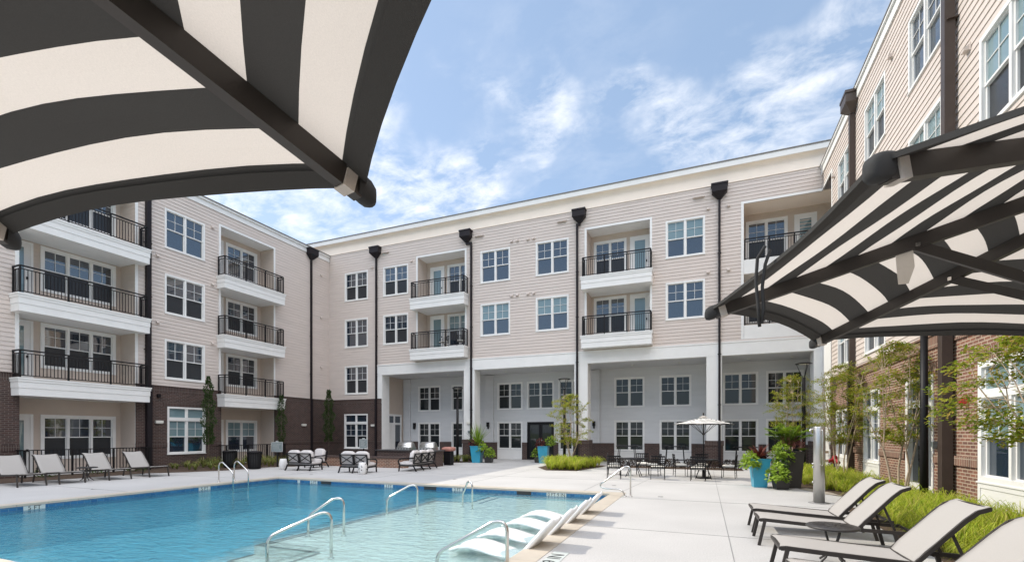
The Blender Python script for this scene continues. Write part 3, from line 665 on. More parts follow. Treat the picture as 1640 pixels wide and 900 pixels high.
mb = MB(); mb.box(XA - 1, 8, 29.55, 42, 0, 15.5); mb.build('building_mass', 'siding', B)
f = MB(); f.box(XA - 3.9, XC + 1.9, YB + .12, 42, 15.2, 15.52); f.build('roof_slab', 'roof_edge', B)

# ---- right wing
C = thing('apartment_wing', (9, 14, 0), 'right apartment wing, sunlit cream siding above red brown brick beside the loungers', 'building')
c0, c1 = -4.0, YB
WC = [(21.68, 23.62), (18.0, 20.05), (14.2, 16.2), (10.5, 12.57), (6.7, 8.7)]
holesC = [hole(x0, x1, z0, z1) for x0, x1 in WC for z0, z1 in WIN] + [(24.7, c1 + .1, 6.5, 13.35)]
w = MB(); wall(w, PC, c0, c1, 4.16, RT - .45, holesC, .178); w.build('siding', 'siding', C)
GC = [(21.75, 23.68, .78, 2.72), (18.36, 20.0, .78, 3.2), (8.4, 12.5, .78, 3.2)]
hb = [hole(*g) for g in GC] + [(14.55, 16.25, -.1, 3.2)]
b = MB(); wall(b, PC, c0, 24.75, 0, 3.86, hb, d=.05); b.build('brick_base', 'brick', C)
b = MB(); wall(b, PC, c0, 24.75, 3.86, 4.16, d=.07); wbox(b, PC, c0, 24.75, 4.13, 4.18, 0, .1); wbox(b, PC, c0, 24.75, 3.82, 3.86, .03, .085)
for p, q, zz in ((21.6, 23.85, 2.73), (18.2, 20.15, 3.21), (14.4, 16.4, 3.21), (8.2, 12.7, 3.21)): wbox(b, PC, p, q, zz, zz + .26, .03, .062)
for p, q in ((c0, 8.4), (12.5, 14.5), (16.3, 18.36), (20.0, 21.75), (23.68, 24.75)): wbox(b, PC, p, q, 1.04, 1.25, .03, .095)
b.build('brick_course', 'brick_soldier', C)
f = MB(); wbox(f, PC, 24.75, c1, 0, 6.5, -.1, .03); wbox(f, PC, 24.72, 24.86, 4.18, 6.5, .03, .045); f.build('corner_panel', 'trim', C)
r = MB(); wbox(r, PC, c0, c1, RT - .45, RT - .05, -.02, .06); wbox(r, PC, c0, YB - .05, RT - .14, RT - .05, .061, .12); r.build('roof_trim', 'trim', C)
r = MB(); wbox(r, PC, c0, YB - .04, RT - .05, RT, -14, .14); r.build('roof', 'roof_edge', C)
for i, (x0, x1) in enumerate(WC):
    for k, (z0, z1) in enumerate(WIN): window(C, PC, x0, x1, z0, z1, upper='pane_blind' if (k == 1 or i == 0) else 'pane', lower='pane_screen')
window(C, PC, *GC[0], panel_to=0, d0=.05); window(C, PC, *GC[1], panel_to=0, d0=.05, transom=True, lower='pane')
window(C, PC, *GC[2], panel_to=0, d0=.05, transom=True, units=4, lower='pane', casing=.13)
# entrance with side lights
f = MB(); P = PC; x0, x1 = 14.55, 16.25
for p, q in ((x0, x0 + .1), (x1 - .16, x1), (15.0, 15.12)): wbox(f, P, p, q, 0, 3.2, -.08, .075)
wbox(f, P, x0 + .1, x1 - .16, 3.1, 3.2, -.08, .07); wbox(f, P, x0 + .1, x1 - .16, 2.42, 2.62, -.08, .07)
for p, q in ((x0 + .1, 15.0), (15.12, x1 - .16)): wbox(f, P, p, q, 0, .42, -.08, .03)
o = f.build('entrance_frame', 'trim', C); g = MB()
for p, q in ((x0 + .1, 15.0), (15.12, x1 - .16)): wbox(g, P, p, q, .42, 2.42, -.08, -.04); wbox(g, P, p, q, 2.62, 3.1, -.08, -.04)
g.build('pane', 'pane_low', o); g = MB(); g.tube([PC(15.2, .9, .06), PC(15.2, 1.4, .06)], .014); g.build('handle', 'steel', o)
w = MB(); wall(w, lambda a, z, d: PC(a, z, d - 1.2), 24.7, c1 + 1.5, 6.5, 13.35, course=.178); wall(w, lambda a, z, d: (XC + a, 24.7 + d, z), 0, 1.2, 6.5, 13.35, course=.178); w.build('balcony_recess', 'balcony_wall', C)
f = MB(); wbox(f, PC, 24.58, 24.7, 6.5, 13.47, -.02, .03); wbox(f, PC, 24.7, c1, 13.35, 13.47, -.02, .028); f.build('opening_trim', 'trim', C)
downspout(C, PC, 21.2, 14.45, 4.2, mat='bronze', r=.085, d=.12); downspout(C, PC, 13.55, 14.9, 4.2, mat='bronze', r=.095, d=.16, head=False)
vents(C, PC, [(17.45, 13.1), (17.45, 9.9), (24.2, 12.9), (13.0, 9.95), (9.9, 13.0), (20.6, 6.8)])
wall_light(C, PC, 14.38, 1.48, .05, .1, .14, 'sign_panel', 'door_reader')
f = MB(); wbox(f, PC, 12.9, 13.03, 2.33, 2.52, .05, .14); wbox(f, PC, 12.92, 13.01, 2.37, 2.46, .14, .18); f.build('alarm_strobe', 'red_paint', C)
mb = MB(); mb.box(XC + 1.3, XC + 14, c0, 42, 0, RT - .06); mb.box(XC + .13, XC + 1.3, c0, 24.6, 0, .02); mb.build('building_mass', 'siding', C)
# pane-backed interiors: closed boards just behind walls keep light out
for nm, wing, bx in (('back_wall', A, (XA - .35, XA - .3, 14.05, 18.15)), ('back_wall', C, (XC + .3, XC + .35, c0, 24.6))):
    mb = MB(); mb.box(*bx, 0, RT - .6); mb.build(nm, 'siding', wing)
#@@PART2
# ================================================================== big striped parasols
UR = 1.425
def parasol(name, c, zc, ang0, label, rise=.36, radius=UR, n=8, pole_r=.024, group=None, pitch=.068, first=.080, stripes=('canvas_dark', 'canvas_cream'), rims=None, ribw=.026, ribh=.046, lean=0, table=None, strut_drop=.62, finial=True):
    """octagonal market parasol; canopy corners at height zc, the hub one rise above them"""
    root = thing(name, (c[0], c[1], 0), label, 'parasol', group)
    cx, cy = c
    k_ = radius / UR
    corner = [Vector((cx + radius * math.cos(ang0 + i * 2 * math.pi / n), cy + radius * math.sin(ang0 + i * 2 * math.pi / n), zc)) for i in range(n)]
    hub = Vector((cx, cy, zc + rise))
    cv = MB()
    bounds = [1.0]; r = 1 - first
    k9 = 0
    while r > .03:
        bounds.append(r); r -= pitch if rims is None else rims[k9 % 2]; k9 += 1
    bounds.append(0.0)
    SAG = .034; NT = 10
    off = Vector((0, 0, ribh / 2 + .004))
    def pt(i, t, r):
        a, b = corner[i], corner[(i + 1) % n]
        f = 1 - SAG * 4 * t * (1 - t) * r ** 1.5
        chord = a + (b - a) * t
        p = hub + (chord - hub) * (r * f)
        bell = .018 * math.sin(math.pi * r) * 4 * t * (1 - t)
        wob = .004 * math.sin(9 * r * 3.1 + i * 2.3 + t * 7)
        return p + off + Vector((0, 0, bell + wob * 4 * t * (1 - t)))
    cv.sm = True
    for i in range(n):
        for si, (r1, r0) in enumerate(zip(bounds, bounds[1:])):
            cv.cur = si % 2
            for sub in range(2):
                ra = r1 + (r0 - r1) * sub / 2; rb = r1 + (r0 - r1) * (sub + 1) / 2
                pts = [pt(i, t / NT, ra) for t in range(NT + 1)] + [pt(i, t / NT, rb) for t in range(NT + 1)]
                cv.idx(pts, [(t, t + 1, NT + 2 + t, NT + 1 + t) for t in range(NT)])
        cv.cur = 0     # hem: folded double edge
        out = [pt(i, t / NT, 1.0) for t in range(NT + 1)]; low = [p + Vector((0, 0, -.012)) for p in out]; inn = [pt(i, t / NT, .965) + Vector((0, 0, -.009)) for t in range(NT + 1)]
        cv.idx(out + low, [(t, t + 1, NT + 2 + t, NT + 1 + t) for t in range(NT)]); cv.idx(low + inn, [(t, t + 1, NT + 2 + t, NT + 1 + t) for t in range(NT)])
    cvo = cv.build('canopy', list(stripes), root)
    vt = MB(); vt.sm = True; m_ = 16
    vt.cur = 1
    top = Vector((cx, cy, zc + rise + ribh + .09 * k_)); ring_ = [Vector((cx + .22 * radius / 1.4 * math.cos(q * 2 * math.pi / m_), cy + .22 * radius / 1.4 * math.sin(q * 2 * math.pi / m_), zc + rise * .86 + ribh + .05 * k_)) for q in range(m_)]
    vt.idx([top] + ring_, [(0, 1 + q, 1 + (q + 1) % m_) for q in range(m_)]); vt.build('vent_cap', ['canvas_dark', 'canvas_cream'], cvo)
    for i, cc in enumerate(corner):
        d = (cc - hub).normalized(); lat = Vector((-d.y, d.x, 0)).normalized()
        rb = MB(); rb.bar(hub + d * .05, cc - d * .015, ribw, ribh); ro = rb.build('rib', 'frame_dark', root)
        pk = MB(); e = cc + Vector((0, 0, .006)); pk.sm = True
        prof = [(-.040, .018, .027), (-.02, .019, .029), (-.004, .019, .028), (.008, .015, .022), (.013, .006, .009)]
        rings = []
        for x_, hw, hh in prof:
            o_ = e + d * (x_ + .012) * k_
            rings += [o_ + (lat * math.copysign(abs(math.cos(a)) ** .6, math.cos(a)) * hw + Vector((0, 0, 1)) * math.copysign(abs(math.sin(a)) ** .6, math.sin(a)) * hh) * k_ for a in [q * math.pi / 6 for q in range(12)]]
        fs = [(j * 12 + q, j * 12 + (q + 1) % 12, (j + 1) * 12 + (q + 1) % 12, (j + 1) * 12 + q) for j in range(len(prof) - 1) for q in range(12)] + [tuple(range(48, 60))]
        pk.idx(rings, fs); pk.build('corner_pocket', 'cap_dark', ro)
        bd = MB(); bd.bar(cc - d * .062 * k_, cc - d * .036 * k_, .036 * k_, ribh * 1.12); bd.build('pocket_band', 'canvas_cream', ro)
        st_a = Vector((cx, cy, zc + rise - strut_drop)) + Vector((d.x, d.y, 0)).normalized() * .04; st_b = hub + (cc - hub) * .53 + Vector((0, 0, -ribh * .3))
        st = MB(); st.bar(st_a, st_b, ribw * .62, ribh * .72); st.build('strut', 'frame_dark', ro)
        sc = MB(); sc.bar(st_b - lat * ribw * .75, st_b + lat * ribw * .75, .014 * k_, .014 * k_); sc.build('bolt', 'steel', ro)
    p = MB(); p.tube([(cx, cy, .0 if table is None else table), (cx, cy, zc + rise + ribh + .08)], pole_r, 14); p.build('pole', 'black_metal', root)
    h = MB(); h.lathe([(.05, -.05), (.055, 0), (.055, .05), (.03, .07)], (cx, cy, zc + rise - .02), 16); h.build('hub', 'frame_dark', root)
    h = MB(); h.lathe([(.05, -.04), (.055, 0), (.05, .04)], (cx, cy, zc + rise - strut_drop), 16); h.build('runner', 'frame_dark', root)
    if finial: h = MB(); h.lathe([(.012, 0), (.03, .03), (.035, .06), (.02, .09), (.006, .11)], (cx, cy, zc + rise + ribh + .085), 12); h.build('finial', 'frame_dark', root)
    b_ = MB(); b_.lathe([(.26, 0), (.26, .04), (.06, .075), (.045, .32)], (cx, cy, .003), 24); b_.build('base', 'black_metal', root)
    return root, corner, hub
pl, _, _ = parasol('striped_parasol', (-1.0337, -.5366), 2.283, R(76.55), 'black and cream striped parasol filling the upper left, nearest the pool', first=.042)
pr, cr_, hb_ = parasol('striped_parasol', (1.438, 1.964), 2.25, R(-142.56), 'black and cream striped parasol on the right with a hanging strap, beside the loungers')
# closing strap and care label of the right parasol
d1 = cr_[0] + (cr_[7] - cr_[0]) * .80   # towards the far left corner
sp_ = MB(); a_ = cr_[7]; b_ = cr_[0]
mid = Vector((.155, 1.665, 2.30)); sp_.sm = True
sp_.tube([mid + Vector(v) for v in ((.02, -.02, .03), (0, 0, .0), (-.004, .004, -.07), (.002, 0, -.15), (.006, 0, -.215))], .005, 8)
sp_.tube([mid + Vector(v) for v in ((.035, -.01, .02), (.022, .0, -.02), (.014, .004, -.09), (.018, 0, -.16), (.012, 0, -.205))], .005, 8)
sp_.build('closing_strap', 'cap_dark', pr)
tg = MB(); q = Vector((.655, 2.066, 2.385)); 
tg.idx([q + Vector(v) for v in ((-.025, 0, .0), (.025, 0, .014), (.03, .0, -.05), (.016, .01, -.105), (-.014, .01, -.105), (-.022, 0, -.05))], [(0, 1, 2, 5), (5, 2, 3, 4)]); tg.build('care_label', 'canvas_cream', pr)
TU = parasol('market_parasol', (-.03, 19.7), 2.08, R(10), 'small white and black parasol over the far dining table', rise=.26, radius=1.13, first=.05, rims=(.12, .05), stripes=('canvas_dark', 'canvas_white'), ribw=.018, ribh=.02, pole_r=.02, strut_drop=.62)

# ================================================================== sun loungers
def lounger():
    root = thing('sun_lounger', (0, 0, 0), '', 'sun lounger', 'sling sun loungers on the pool deck')
    hw = .345; JX, JZ = 1.27, .335; TX, TZ = 1.84, .955
    f = MB()
    for s in (-1, 1):
        y = s * hw
        pts = [(0, y, .395), (.06, y, .402), (.5, y, .375), (JX, y, JZ), (1.7, y, .325), (2.02, y, .315)]
        for a, b in zip(pts, pts[1:]): f.bar(a, b, .034, .05)
        bp_ = [(JX + .02, y, JZ + .02), (1.50, y, .60), (1.70, y, .83), (1.80, y, .925), (1.90, y, .965)]
        for a, b in zip(bp_, bp_[1:]): f.bar(a, b, .03, .042)
    f.bar((0, -hw, .395), (0, hw, .395), .034, .04); f.bar((1.90, -hw, .965), (1.90, hw, .965), .03, .034); f.bar((JX, -hw, JZ), (JX, hw, JZ), .03, .034); f.bar((2.0, -hw, .315), (2.0, hw, .315), .03, .034)
    f.build('frame', 'frame_dark', root)
    for s in (-1, 1):
        l = MB(); l.bar((.07, s * hw, .39), (-.015, s * (hw + .01), .0), .036, .044, up=(1, 0, 0)); l.build('leg', 'frame_dark', root)
        l = MB(); l.bar((1.72, s * hw, .32), (1.80, s * (hw + .01), .0), .036, .044, up=(1, 0, 0)); l.build('leg', 'frame_dark', root)
        b_ = MB(); b_.bar((1.60, s * (hw - .05), .70), (1.74, s * (hw - .05), .345), .02, .028); b_.build('back_support', 'frame_dark', root)
    def sheet(prof, w, sag):
        m_ = MB(); m_.sm = True; NY = 8; pts = []; k = len(prof)
        for top in (0, 1):
            for (x, z) in prof:
                for j in range(NY + 1):
                    v = j / NY; pts.append((x, (v - .5) * 2 * w, z - sag * 4 * v * (1 - v) - (.007 if top else 0)))
        fs = []; I = lambda t, i, j: t * k * (NY + 1) + i * (NY + 1) + j
        for i in range(k - 1):
            for j in range(NY): fs.append((I(0, i, j), I(0, i + 1, j), I(0, i + 1, j + 1), I(0, i, j + 1))); fs.append((I(1, i, j), I(1, i, j + 1), I(1, i + 1, j + 1), I(1, i + 1, j)))
            fs.append((I(0, i, 0), I(1, i, 0), I(1, i + 1, 0), I(0, i + 1, 0))); fs.append((I(0, i, NY), I(0, i + 1, NY), I(1, i + 1, NY), I(1, i, NY)))
        m_.idx(pts, fs); return m_
    sheet([(-.012, .415), (.03, .428), (.3, .415), (.6, .393), (.95, .372), (1.26, .355)], .335, .012).build('seat_sling', 'sling', root)
    sheet([(1.275, .365), (1.36, .48), (1.50, .632), (1.65, .80), (1.74, .893), (1.83, .960), (1.905, .992)], .335, .012).build('back_sling', 'sling', root)
    return root
lp = lounger(); k = 0
for (x, y, rz, lab) in (
    (.80, 9.66, .01, 'sand sling lounger farthest along the sunny row, beside the shower post'),
    (.80, 8.63, .02, 'second sand sling lounger from the shower post, behind the round side table'),
    (.83, 6.68, .015, 'sand sling lounger in front of the round side table, seen whole at lower right'),
    (.82, 5.40, .015, 'lounger cut off by the bottom right corner of the photo, only its backrest showing'),
    (-20.44, 8.33, math.pi - .05, 'grey sling lounger at the far left edge under the wide balconies'),
    (-20.36, 9.36, math.pi - .03, 'second grey sling lounger from the left edge, beside the low dark table'),
    (-20.34, 10.80, math.pi - .03, 'third grey sling lounger from the left edge, in front of the black fence'),
    (-20.34, 12.16, math.pi - .03, 'grey sling lounger at the end of the left row, nearest the bare brick wall')):
    spawn(lp, k, (x, y, 0), rz, lab); k += 1
def side_table():
    root = thing('side_table', (0, 0, 0), '', 'side table', 'round iron side tables')
    t_ = MB(); t_.lathe([(.29, .43), (.31, .44), (.31, .455), (.295, .465)], n=36)
    for q in range(16):
        a = q * math.pi / 8; t_.bar((.09 * math.cos(a), .09 * math.sin(a), .4665), (.235 * math.cos(a), .235 * math.sin(a), .4665), .014, .004)
    t_.lathe([(.05, .4655), (.05, .47)], n=16); t_.build('table_top', 'planter_dark', root)
    for q in range(4):
        a = q * math.pi / 2 + .4; c_, s_ = math.cos(a), math.sin(a)
        l = MB(); l.tube([(r_ * c_, r_ * s_, z_) for r_, z_ in ((.12, .43), (.10, .34), (.055, .24), (.05, .17), (.11, .08), (.20, .015))], .013, 8); l.build('leg', 'planter_dark', root)
    rg = MB(); rg.lathe([(.06, .19), (.07, .2), (.06, .21)], n=16); rg.build('collar', 'planter_dark', root)
    return root
sp0 = side_table()
spawn(sp0, 0, (1.60, 7.5, 0), .2, 'round dark iron side table between the two nearest sunny loungers').scale = (1, 1, 1.1)
spawn(sp0, 1, (-21.0, 10.08, 0), .5, 'low dark side table between grey loungers on the shaded side')

# in-pool chaises
def chaise():
    root_prof = [(-1.16, -.03), (-1.06, .025), (-.92, .07), (-.74, .088), (-.55, .065), (-.32, .012), (-.12, -.03), (.0, -.03), (.10, .02), (.25, .17), (.42, .36), (.55, .51), (.60, .565), (.63, .60)]
    m_ = MB(); m_.sm = True; NY = 6; k = len(root_prof); pts = []
    for top in (0, 1):
        for i, (x, z) in enumerate(root_prof):
            w = .29 * (1 if 1 < i < k - 2 else (.93 if i in (1, k - 2) else .72))
            for j in range(NY + 1):
                v = j / NY; cup = .03 * (2 * v - 1) ** 2
                pts.append((x + (.035 if top and i > 7 else 0), (v - .5) * 2 * w, z + cup - (.05 if top else 0)))
    I = lambda t_, i, j: t_ * k * (NY + 1) + i * (NY + 1) + j; fs = []
    for i in range(k - 1):
        for j in range(NY): fs.append((I(0, i, j), I(0, i + 1, j), I(0, i + 1, j + 1), I(0, i, j + 1))); fs.append((I(1, i, j), I(1, i, j + 1), I(1, i + 1, j + 1), I(1, i + 1, j)))
        fs.append((I(0, i, 0), I(1, i, 0), I(1, i + 1, 0), I(0, i + 1, 0))); fs.append((I(0, i, NY), I(0, i + 1, NY), I(1, i + 1, NY), I(1, i, NY)))
    for j in range(NY): fs.append((I(0, 0, j), I(0, 0, j + 1), I(1, 0, j + 1), I(1, 0, j))); fs.append((I(0, k - 1, j), I(1, k - 1, j), I(1, k - 1, j + 1), I(0, k - 1, j + 1)))
    m_.idx(pts, fs); return m_
ch = tag(chaise().build('pool_chaise', 'chaise_white'), '', 'pool lounger', 'white chaises standing in the shallow water')
for i, (y, lab) in enumerate(((6.95, 'white moulded chaise in the shallow water, nearest the camera'), (8.0, 'second nearest white moulded chaise on the pool shelf'), (9.12, 'white moulded chaise third along the pool shelf'), (10.2, 'white moulded chaise farthest along the pool shelf'))):
    o = ch if i == 0 else ch.copy()
    if i: COL.objects.link(o)
    o.location = (-2.74, y, -.155); o['label'] = lab; o.rotation_euler = (0, 0, (-.02, .015, 0, .02)[i])

# ================================================================== pool rails, ladder, markers
def arc(p0, p1, p2, n=8):
    p0, p1, p2 = Vector(p0), Vector(p1), Vector(p2)
    return [p0 * (1 - t) ** 2 + p1 * 2 * t * (1 - t) + p2 * t * t for t in [i / n for i in range(n + 1)]]
def hand_rail(low, tall, ztop, zlow, zbase, label, r=.024, zb_low=None):
    low, tall = Vector((*low, 0)), Vector((*tall, 0)); d = (low - tall).normalized(); up = Vector((0, 0, 1))
    root = thing('hand_rail', (tall.x, tall.y, zbase), label, 'handrail', 'stainless rails of the pool steps')
    A = tall + up * (ztop - .16); T = tall + up * (ztop + .02); Bp = tall + d * .22 + up * (ztop - .06)
    C1 = low - d * .08 + up * (zlow + .06); C2 = low + up * zlow; Dp = low + up * (zlow - .12)
    pts = [tall + up * zbase, A] + arc(A, T + d * .02, Bp)[1:] + arc(C1, C2, Dp, 6) + [low + up * (zb_low if zb_low is not None else zbase - .25)]
    m_ = MB(); m_.tube(pts, r, 14); m_.build('rail', 'steel', root)
    for p, z_ in ((tall, zbase), (low, zb_low if zb_low is not None else zbase - .25)):
        e_ = MB(); e_.lathe([(.055, 0), (.055, .012), (.035, .022), (.027, .024)], (p.x, p.y, z_ + .002), 16); e_.build('escutcheon', 'steel', root)
    return root
hand_rail((-6.3, 5.33), (-5.63, 5.98), .50, .10, SZ, 'steel handrail rising from the pool steps at centre bottom, nearer of two', zb_low=SZ - .17)
hand_rail((-7.22, 7.05), (-6.62, 7.37), .50, .12, SZ, 'steel handrail of the pool steps, just behind the nearer one', zb_low=SZ)
hand_rail((-7.3, 9.63), (-6.65, 10.0), .49, .12, SZ, 'steel handrail alone at the middle of the dark shelf edge', zb_low=SZ)
hand_rail((-6.15, 11.45), (-5.75, 11.25), .48, .12, SZ, 'steel handrail farthest away, by the far pool wall', zb_low=SZ)
hand_rail((-3.42, 5.62), (-2.40, 5.70), .62, .08, SZ, 'largest steel handrail, cropped by the bottom edge beside the white chaises', zb_low=SZ, r=.025)
# looped grab rail on the deck
root = thing('grab_rail', (-2.0, 13.15, 0), 'looped steel grab rail bolted to the deck at the pool corner', 'handrail')
p_up = (-1.88, 13.22, 0); P0 = Vector(p_up)
m_ = MB()
top = [P0, P0 + Vector((0, 0, .72))] + arc(P0 + Vector((0, 0, .72)), P0 + Vector((-.02, .0, .90)), P0 + Vector((-.2, .02, .80)))[1:]
top += arc(P0 + Vector((-.72, .06, .40)), P0 + Vector((-1.02, .09, .22)), P0 + Vector((-.62, .05, .19)))
top += arc(P0 + Vector((-.34, .02, .19)), P0 + Vector((-.2, .01, .19)), P0 + Vector((-.155, 0, .0)))
m_.tube(top, .022, 14); m_.build('rail', 'steel', root)
for x in (0, -.155):
    e_ = MB(); e_.lathe([(.06, 0), (.06, .012), (.03, .024)], (P0.x + x, P0.y, .002), 16); e_.build('escutcheon', 'steel', root)
# ladder on the left pool edge
root = thing('pool_ladder', (-15.8, 12.0, 0), 'steel pool ladder with two curved rails on the far left pool edge', 'pool ladder')
for y in (11.65, 12.25):
    m_ = MB(); a = Vector((-16.15, y, 0)); b_ = Vector((-15.42, y, 0)); up = Vector((0, 0, 1))
    m_.tube([a, a + up * .58] + arc(a + up * .58, a + up * .76 + Vector((.05, 0, 0)), a + Vector((.22, 0, .70)))[1:] + arc(b_ + Vector((-.12, 0, .44)), b_ + up * .36, b_ + up * .2) + [b_ + up * -.9], .022, 12); m_.build('rail', 'steel', root)
    e_ = MB(); e_.lathe([(.055, 0), (.055, .012), (.03, .022)], (a.x, a.y, .002), 16); e_.build('escutcheon', 'steel', root)
for z_ in (-.35, -.65):
    m_ = MB(); m_.box(-15.46, -15.36, 11.65, 12.25, z_, z_ + .03); m_.build('tread', 'steel', root)
def text_mesh(txt, h, mat, parent, M):
    cu = bpy.data.curves.new('lettering', 'FONT'); cu.body = txt; cu.size = h; cu.align_x = 'CENTER'; cu.align_y = 'CENTER'; cu.extrude = .001
    to = bpy.data.objects.new('tmp', cu); COL.objects.link(to); dg = bpy.context.evaluated_depsgraph_get(); me = bpy.data.meshes.new_from_object(to.evaluated_get(dg)); bpy.data.objects.remove(to)
    me.materials.clear(); me.materials.append(MATS[mat]); me.transform(M)
    o = bpy.data.objects.new('lettering', me); COL.objects.link(o); o.parent = parent; return o
def marker(txt, loc, rz, w, label, flat=False, h=.115):
    root = thing('depth_marker', loc, label, 'depth marker', 'pool depth markers')
    root.rotation_euler = (0, 0, rz)
    b_ = MB()
    if flat: b_.box(-w / 2, w / 2, -h / 2, h / 2, 0, .004); M_ = Matrix.Translation((0, 0, .0055))
    else: b_.box(-w / 2, w / 2, -.006, 0, -h / 2, h / 2); M_ = Matrix.Translation((0, -.0075, 0)) @ Matrix.Rotation(R(90), 4, 'X')
    b_.build('tile', 'tile_white', root, world=False)
    if txt: text_mesh(txt, h * 1.22, 'ink', root, M_)
    return root
marker('5 FT', (PX0 + .002, 6.4, -.115), R(90), .42, 'white 5 FT depth tile on the left pool wall at the photo edge')
marker('5 FT', (PX0 + .002, 10.75, -.115), R(90), .40, 'white 5 FT depth tile beside the pool ladder')
marker('', (-14.5, PY1 - .002, -.115), 0, .13, 'small plain white square tile on the far pool wall near the left corner')
marker('5 FT', (-13.75, PY1 - .002, -.115), 0, .36, 'white 5 FT depth tile on the far pool wall, left of the others')
marker('3 FT', (-10.3, PY1 - .002, -.115), 0, .36, 'white 3 FT depth tile near the middle of the far pool wall')
marker('3 FT', (-7.55, PY1 - .002, -.115), 0, .38, 'white 3 FT depth tile beside the farthest handrail')
marker('0 FT 9 IN', (-4.15, PY1 - .002, -.115), 0, .62, 'white 0 FT 9 IN depth tile on the far wall of the shallow shelf')
marker('0 FT 9 IN', (-1.94, 6.0, .002), R(90), 1.36, '0 FT 9 IN lettering set flat in the deck beside the coping', flat=True, h=.23)
for x, lab in ((-13.15, 'dark skimmer slot in the far pool wall, farthest left'), (-8.6, 'dark skimmer slot in the middle of the far pool wall'), (-5.2, 'dark skimmer slot in the far wall beside the 0 FT 9 IN tile')):
    m_ = MB(); m_.box(x - .24, x + .24, PY1 - .012, PY1 - .004, -.16, -.065); m_.box(x - .26, x + .26, PY1 - .012, PY1 - .002, -.065, -.052); tag(m_.build('skimmer', 'ink'), lab, 'pool skimmer', 'skimmer slots in the pool wall')
for i, (x, y) in enumerate(((-8.81, 15.76), (-15.5, 15.3), (-2.81, 15.9), (-1.12, 13.57), (-17.7, 8.67))):
    m_ = MB(); m_.lathe([(.075, 0), (.075, .003)], (x, y, .001), 16)
    tag(m_.build('deck_drain', 'deck_joint'), ('small round drain in the deck behind the middle of the pool', 'small round drain in the deck in front of the sofas', 'small round drain in the deck left of the looped grab rail', 'small round drain in the deck right of the looped grab rail', 'small round drain in the deck in front of the grey loungers')[i], 'drain', 'round deck drains')

# ================================================================== planting
rnd = random.Random(5)
def leaf_quad(mb, p, d, n_, l, w):
    d = d.normalized(); s_ = d.cross(n_)
    if s_.length < 1e-4: s_ = Vector((1, 0, 0))
    s_ = s_.normalized() * w / 2; u = s_.cross(d).normalized()
    mb.idx([p, p + d * l * .45 + s_ + u * l * .08, p + d * l, p + d * l * .45 - s_ + u * l * .08], [(0, 1, 2, 3)])
def rv(z=1.0): return Vector((rnd.gauss(0, 1), rnd.gauss(0, 1), rnd.gauss(0, z)))
def myrtle(loc, label, h=3.9, spread=1.0, stems=3, dens=1.0, zlow=1.35, lmat='leaf_myrtle', group='multi stem trees with pale trunks', lsize=.075, lean=(0, 0), sprays=70):
    """several pale stems that fork into twigs, each twig carrying a flat spray of small leaves"""
    root = thing('crape_myrtle', loc, label, 'tree', group)
    tr_ = MB(); lf = MB(); L0 = Vector(loc); zc = (zlow + h) / 2; rz_ = (h - zlow) / 2
    limbs = []
    for s_ in range(stems):
        a = s_ * 6.28 / stems + rnd.uniform(-.4, .4); ca, sa = math.cos(a), math.sin(a); base = L0 + Vector((ca * .12, sa * .12, 0))
        p1 = base + Vector((ca * .10 + rnd.gauss(0, .04), sa * .10 + rnd.gauss(0, .04), zlow * .55)); p2 = base + Vector((ca * .20 + lean[0] + rnd.gauss(0, .05), sa * .20 + lean[1] + rnd.gauss(0, .05), zlow * rnd.uniform(.85, 1.05)))
        tr_.tube([base, base.lerp(p1, .5) + rv() * .012, p1, p2], .030, 8, r1=.022, cap=False)
        for q in range(3):
            b_ = a + rnd.uniform(-1.3, 1.3); sp_ = rnd.uniform(.3, .75) * spread
            top = Vector((p2.x + math.cos(b_) * sp_ * .75 + lean[0], p2.y + math.sin(b_) * sp_ * .75 + lean[1], L0.z + zlow + (h - zlow) * rnd.uniform(.55, .95)))
            mid = p2.lerp(top, .5) + Vector((math.cos(b_), math.sin(b_), 0)) * .10 + rv() * .04
            pts = [p2, p2.lerp(mid, .5) + rv() * .02, mid, mid.lerp(top, .5) + rv() * .03, top]; tr_.tube(pts, .016, 6, r1=.005, cap=False); limbs.append(pts)
    for k in range(int(sprays * 1.9 * dens)):
        u = rnd.uniform(-1, 1); a = rnd.uniform(0, 6.28); w_ = math.sqrt(max(0, 1 - abs(u) ** 2.2)) * spread * rnd.uniform(.35, 1.08) * (1.0 if u < .2 else .9)
        c = Vector((L0.x + lean[0] * 2 + w_ * math.cos(a), L0.y + lean[1] * 2 + w_ * math.sin(a), L0.z + zc + u * rz_))
        best = min((p for L_ in limbs for p in L_), key=lambda p: (p - c).length + max(0, p.z - c.z) * 1.5)
        m_ = best.lerp(c, .55) + Vector((0, 0, .06)); tr_.tube([best, m_, c], .006, 4, r1=.002, cap=False)
        out = (c - best); out.z *= .3; out = out.normalized() if out.length > .01 else Vector((1, 0, 0)); side = Vector((-out.y, out.x, 0)); sl = rnd.uniform(.16, .36)
        for q in range(52):
            t = rnd.random(); p = m_.lerp(c + out * sl, t) + side * rnd.gauss(0, .085) * (1.1 - .5 * t) + Vector((0, 0, rnd.gauss(-.01, .035) - .05 * t * t))
            d = (out * rnd.uniform(.2, 1) + side * rnd.gauss(0, .8) + Vector((0, 0, rnd.gauss(-.15, .3)))).normalized()
            leaf_quad(lf, p, d, Vector((rnd.gauss(0, .35), rnd.gauss(0, .35), 1)), lsize * rnd.uniform(.7, 1.25), lsize * .5)
    tr_.build('trunk', 'bark', root); lf.build('crown', lmat, root); return root
myrtle((4.72, 15.2, .05), 'pale trunked small tree with yellow green leaves, in front of the bricks', h=4.05, stems=4, dens=1.25, spread=.92, zlow=1.45, lean=(-.03, .0))
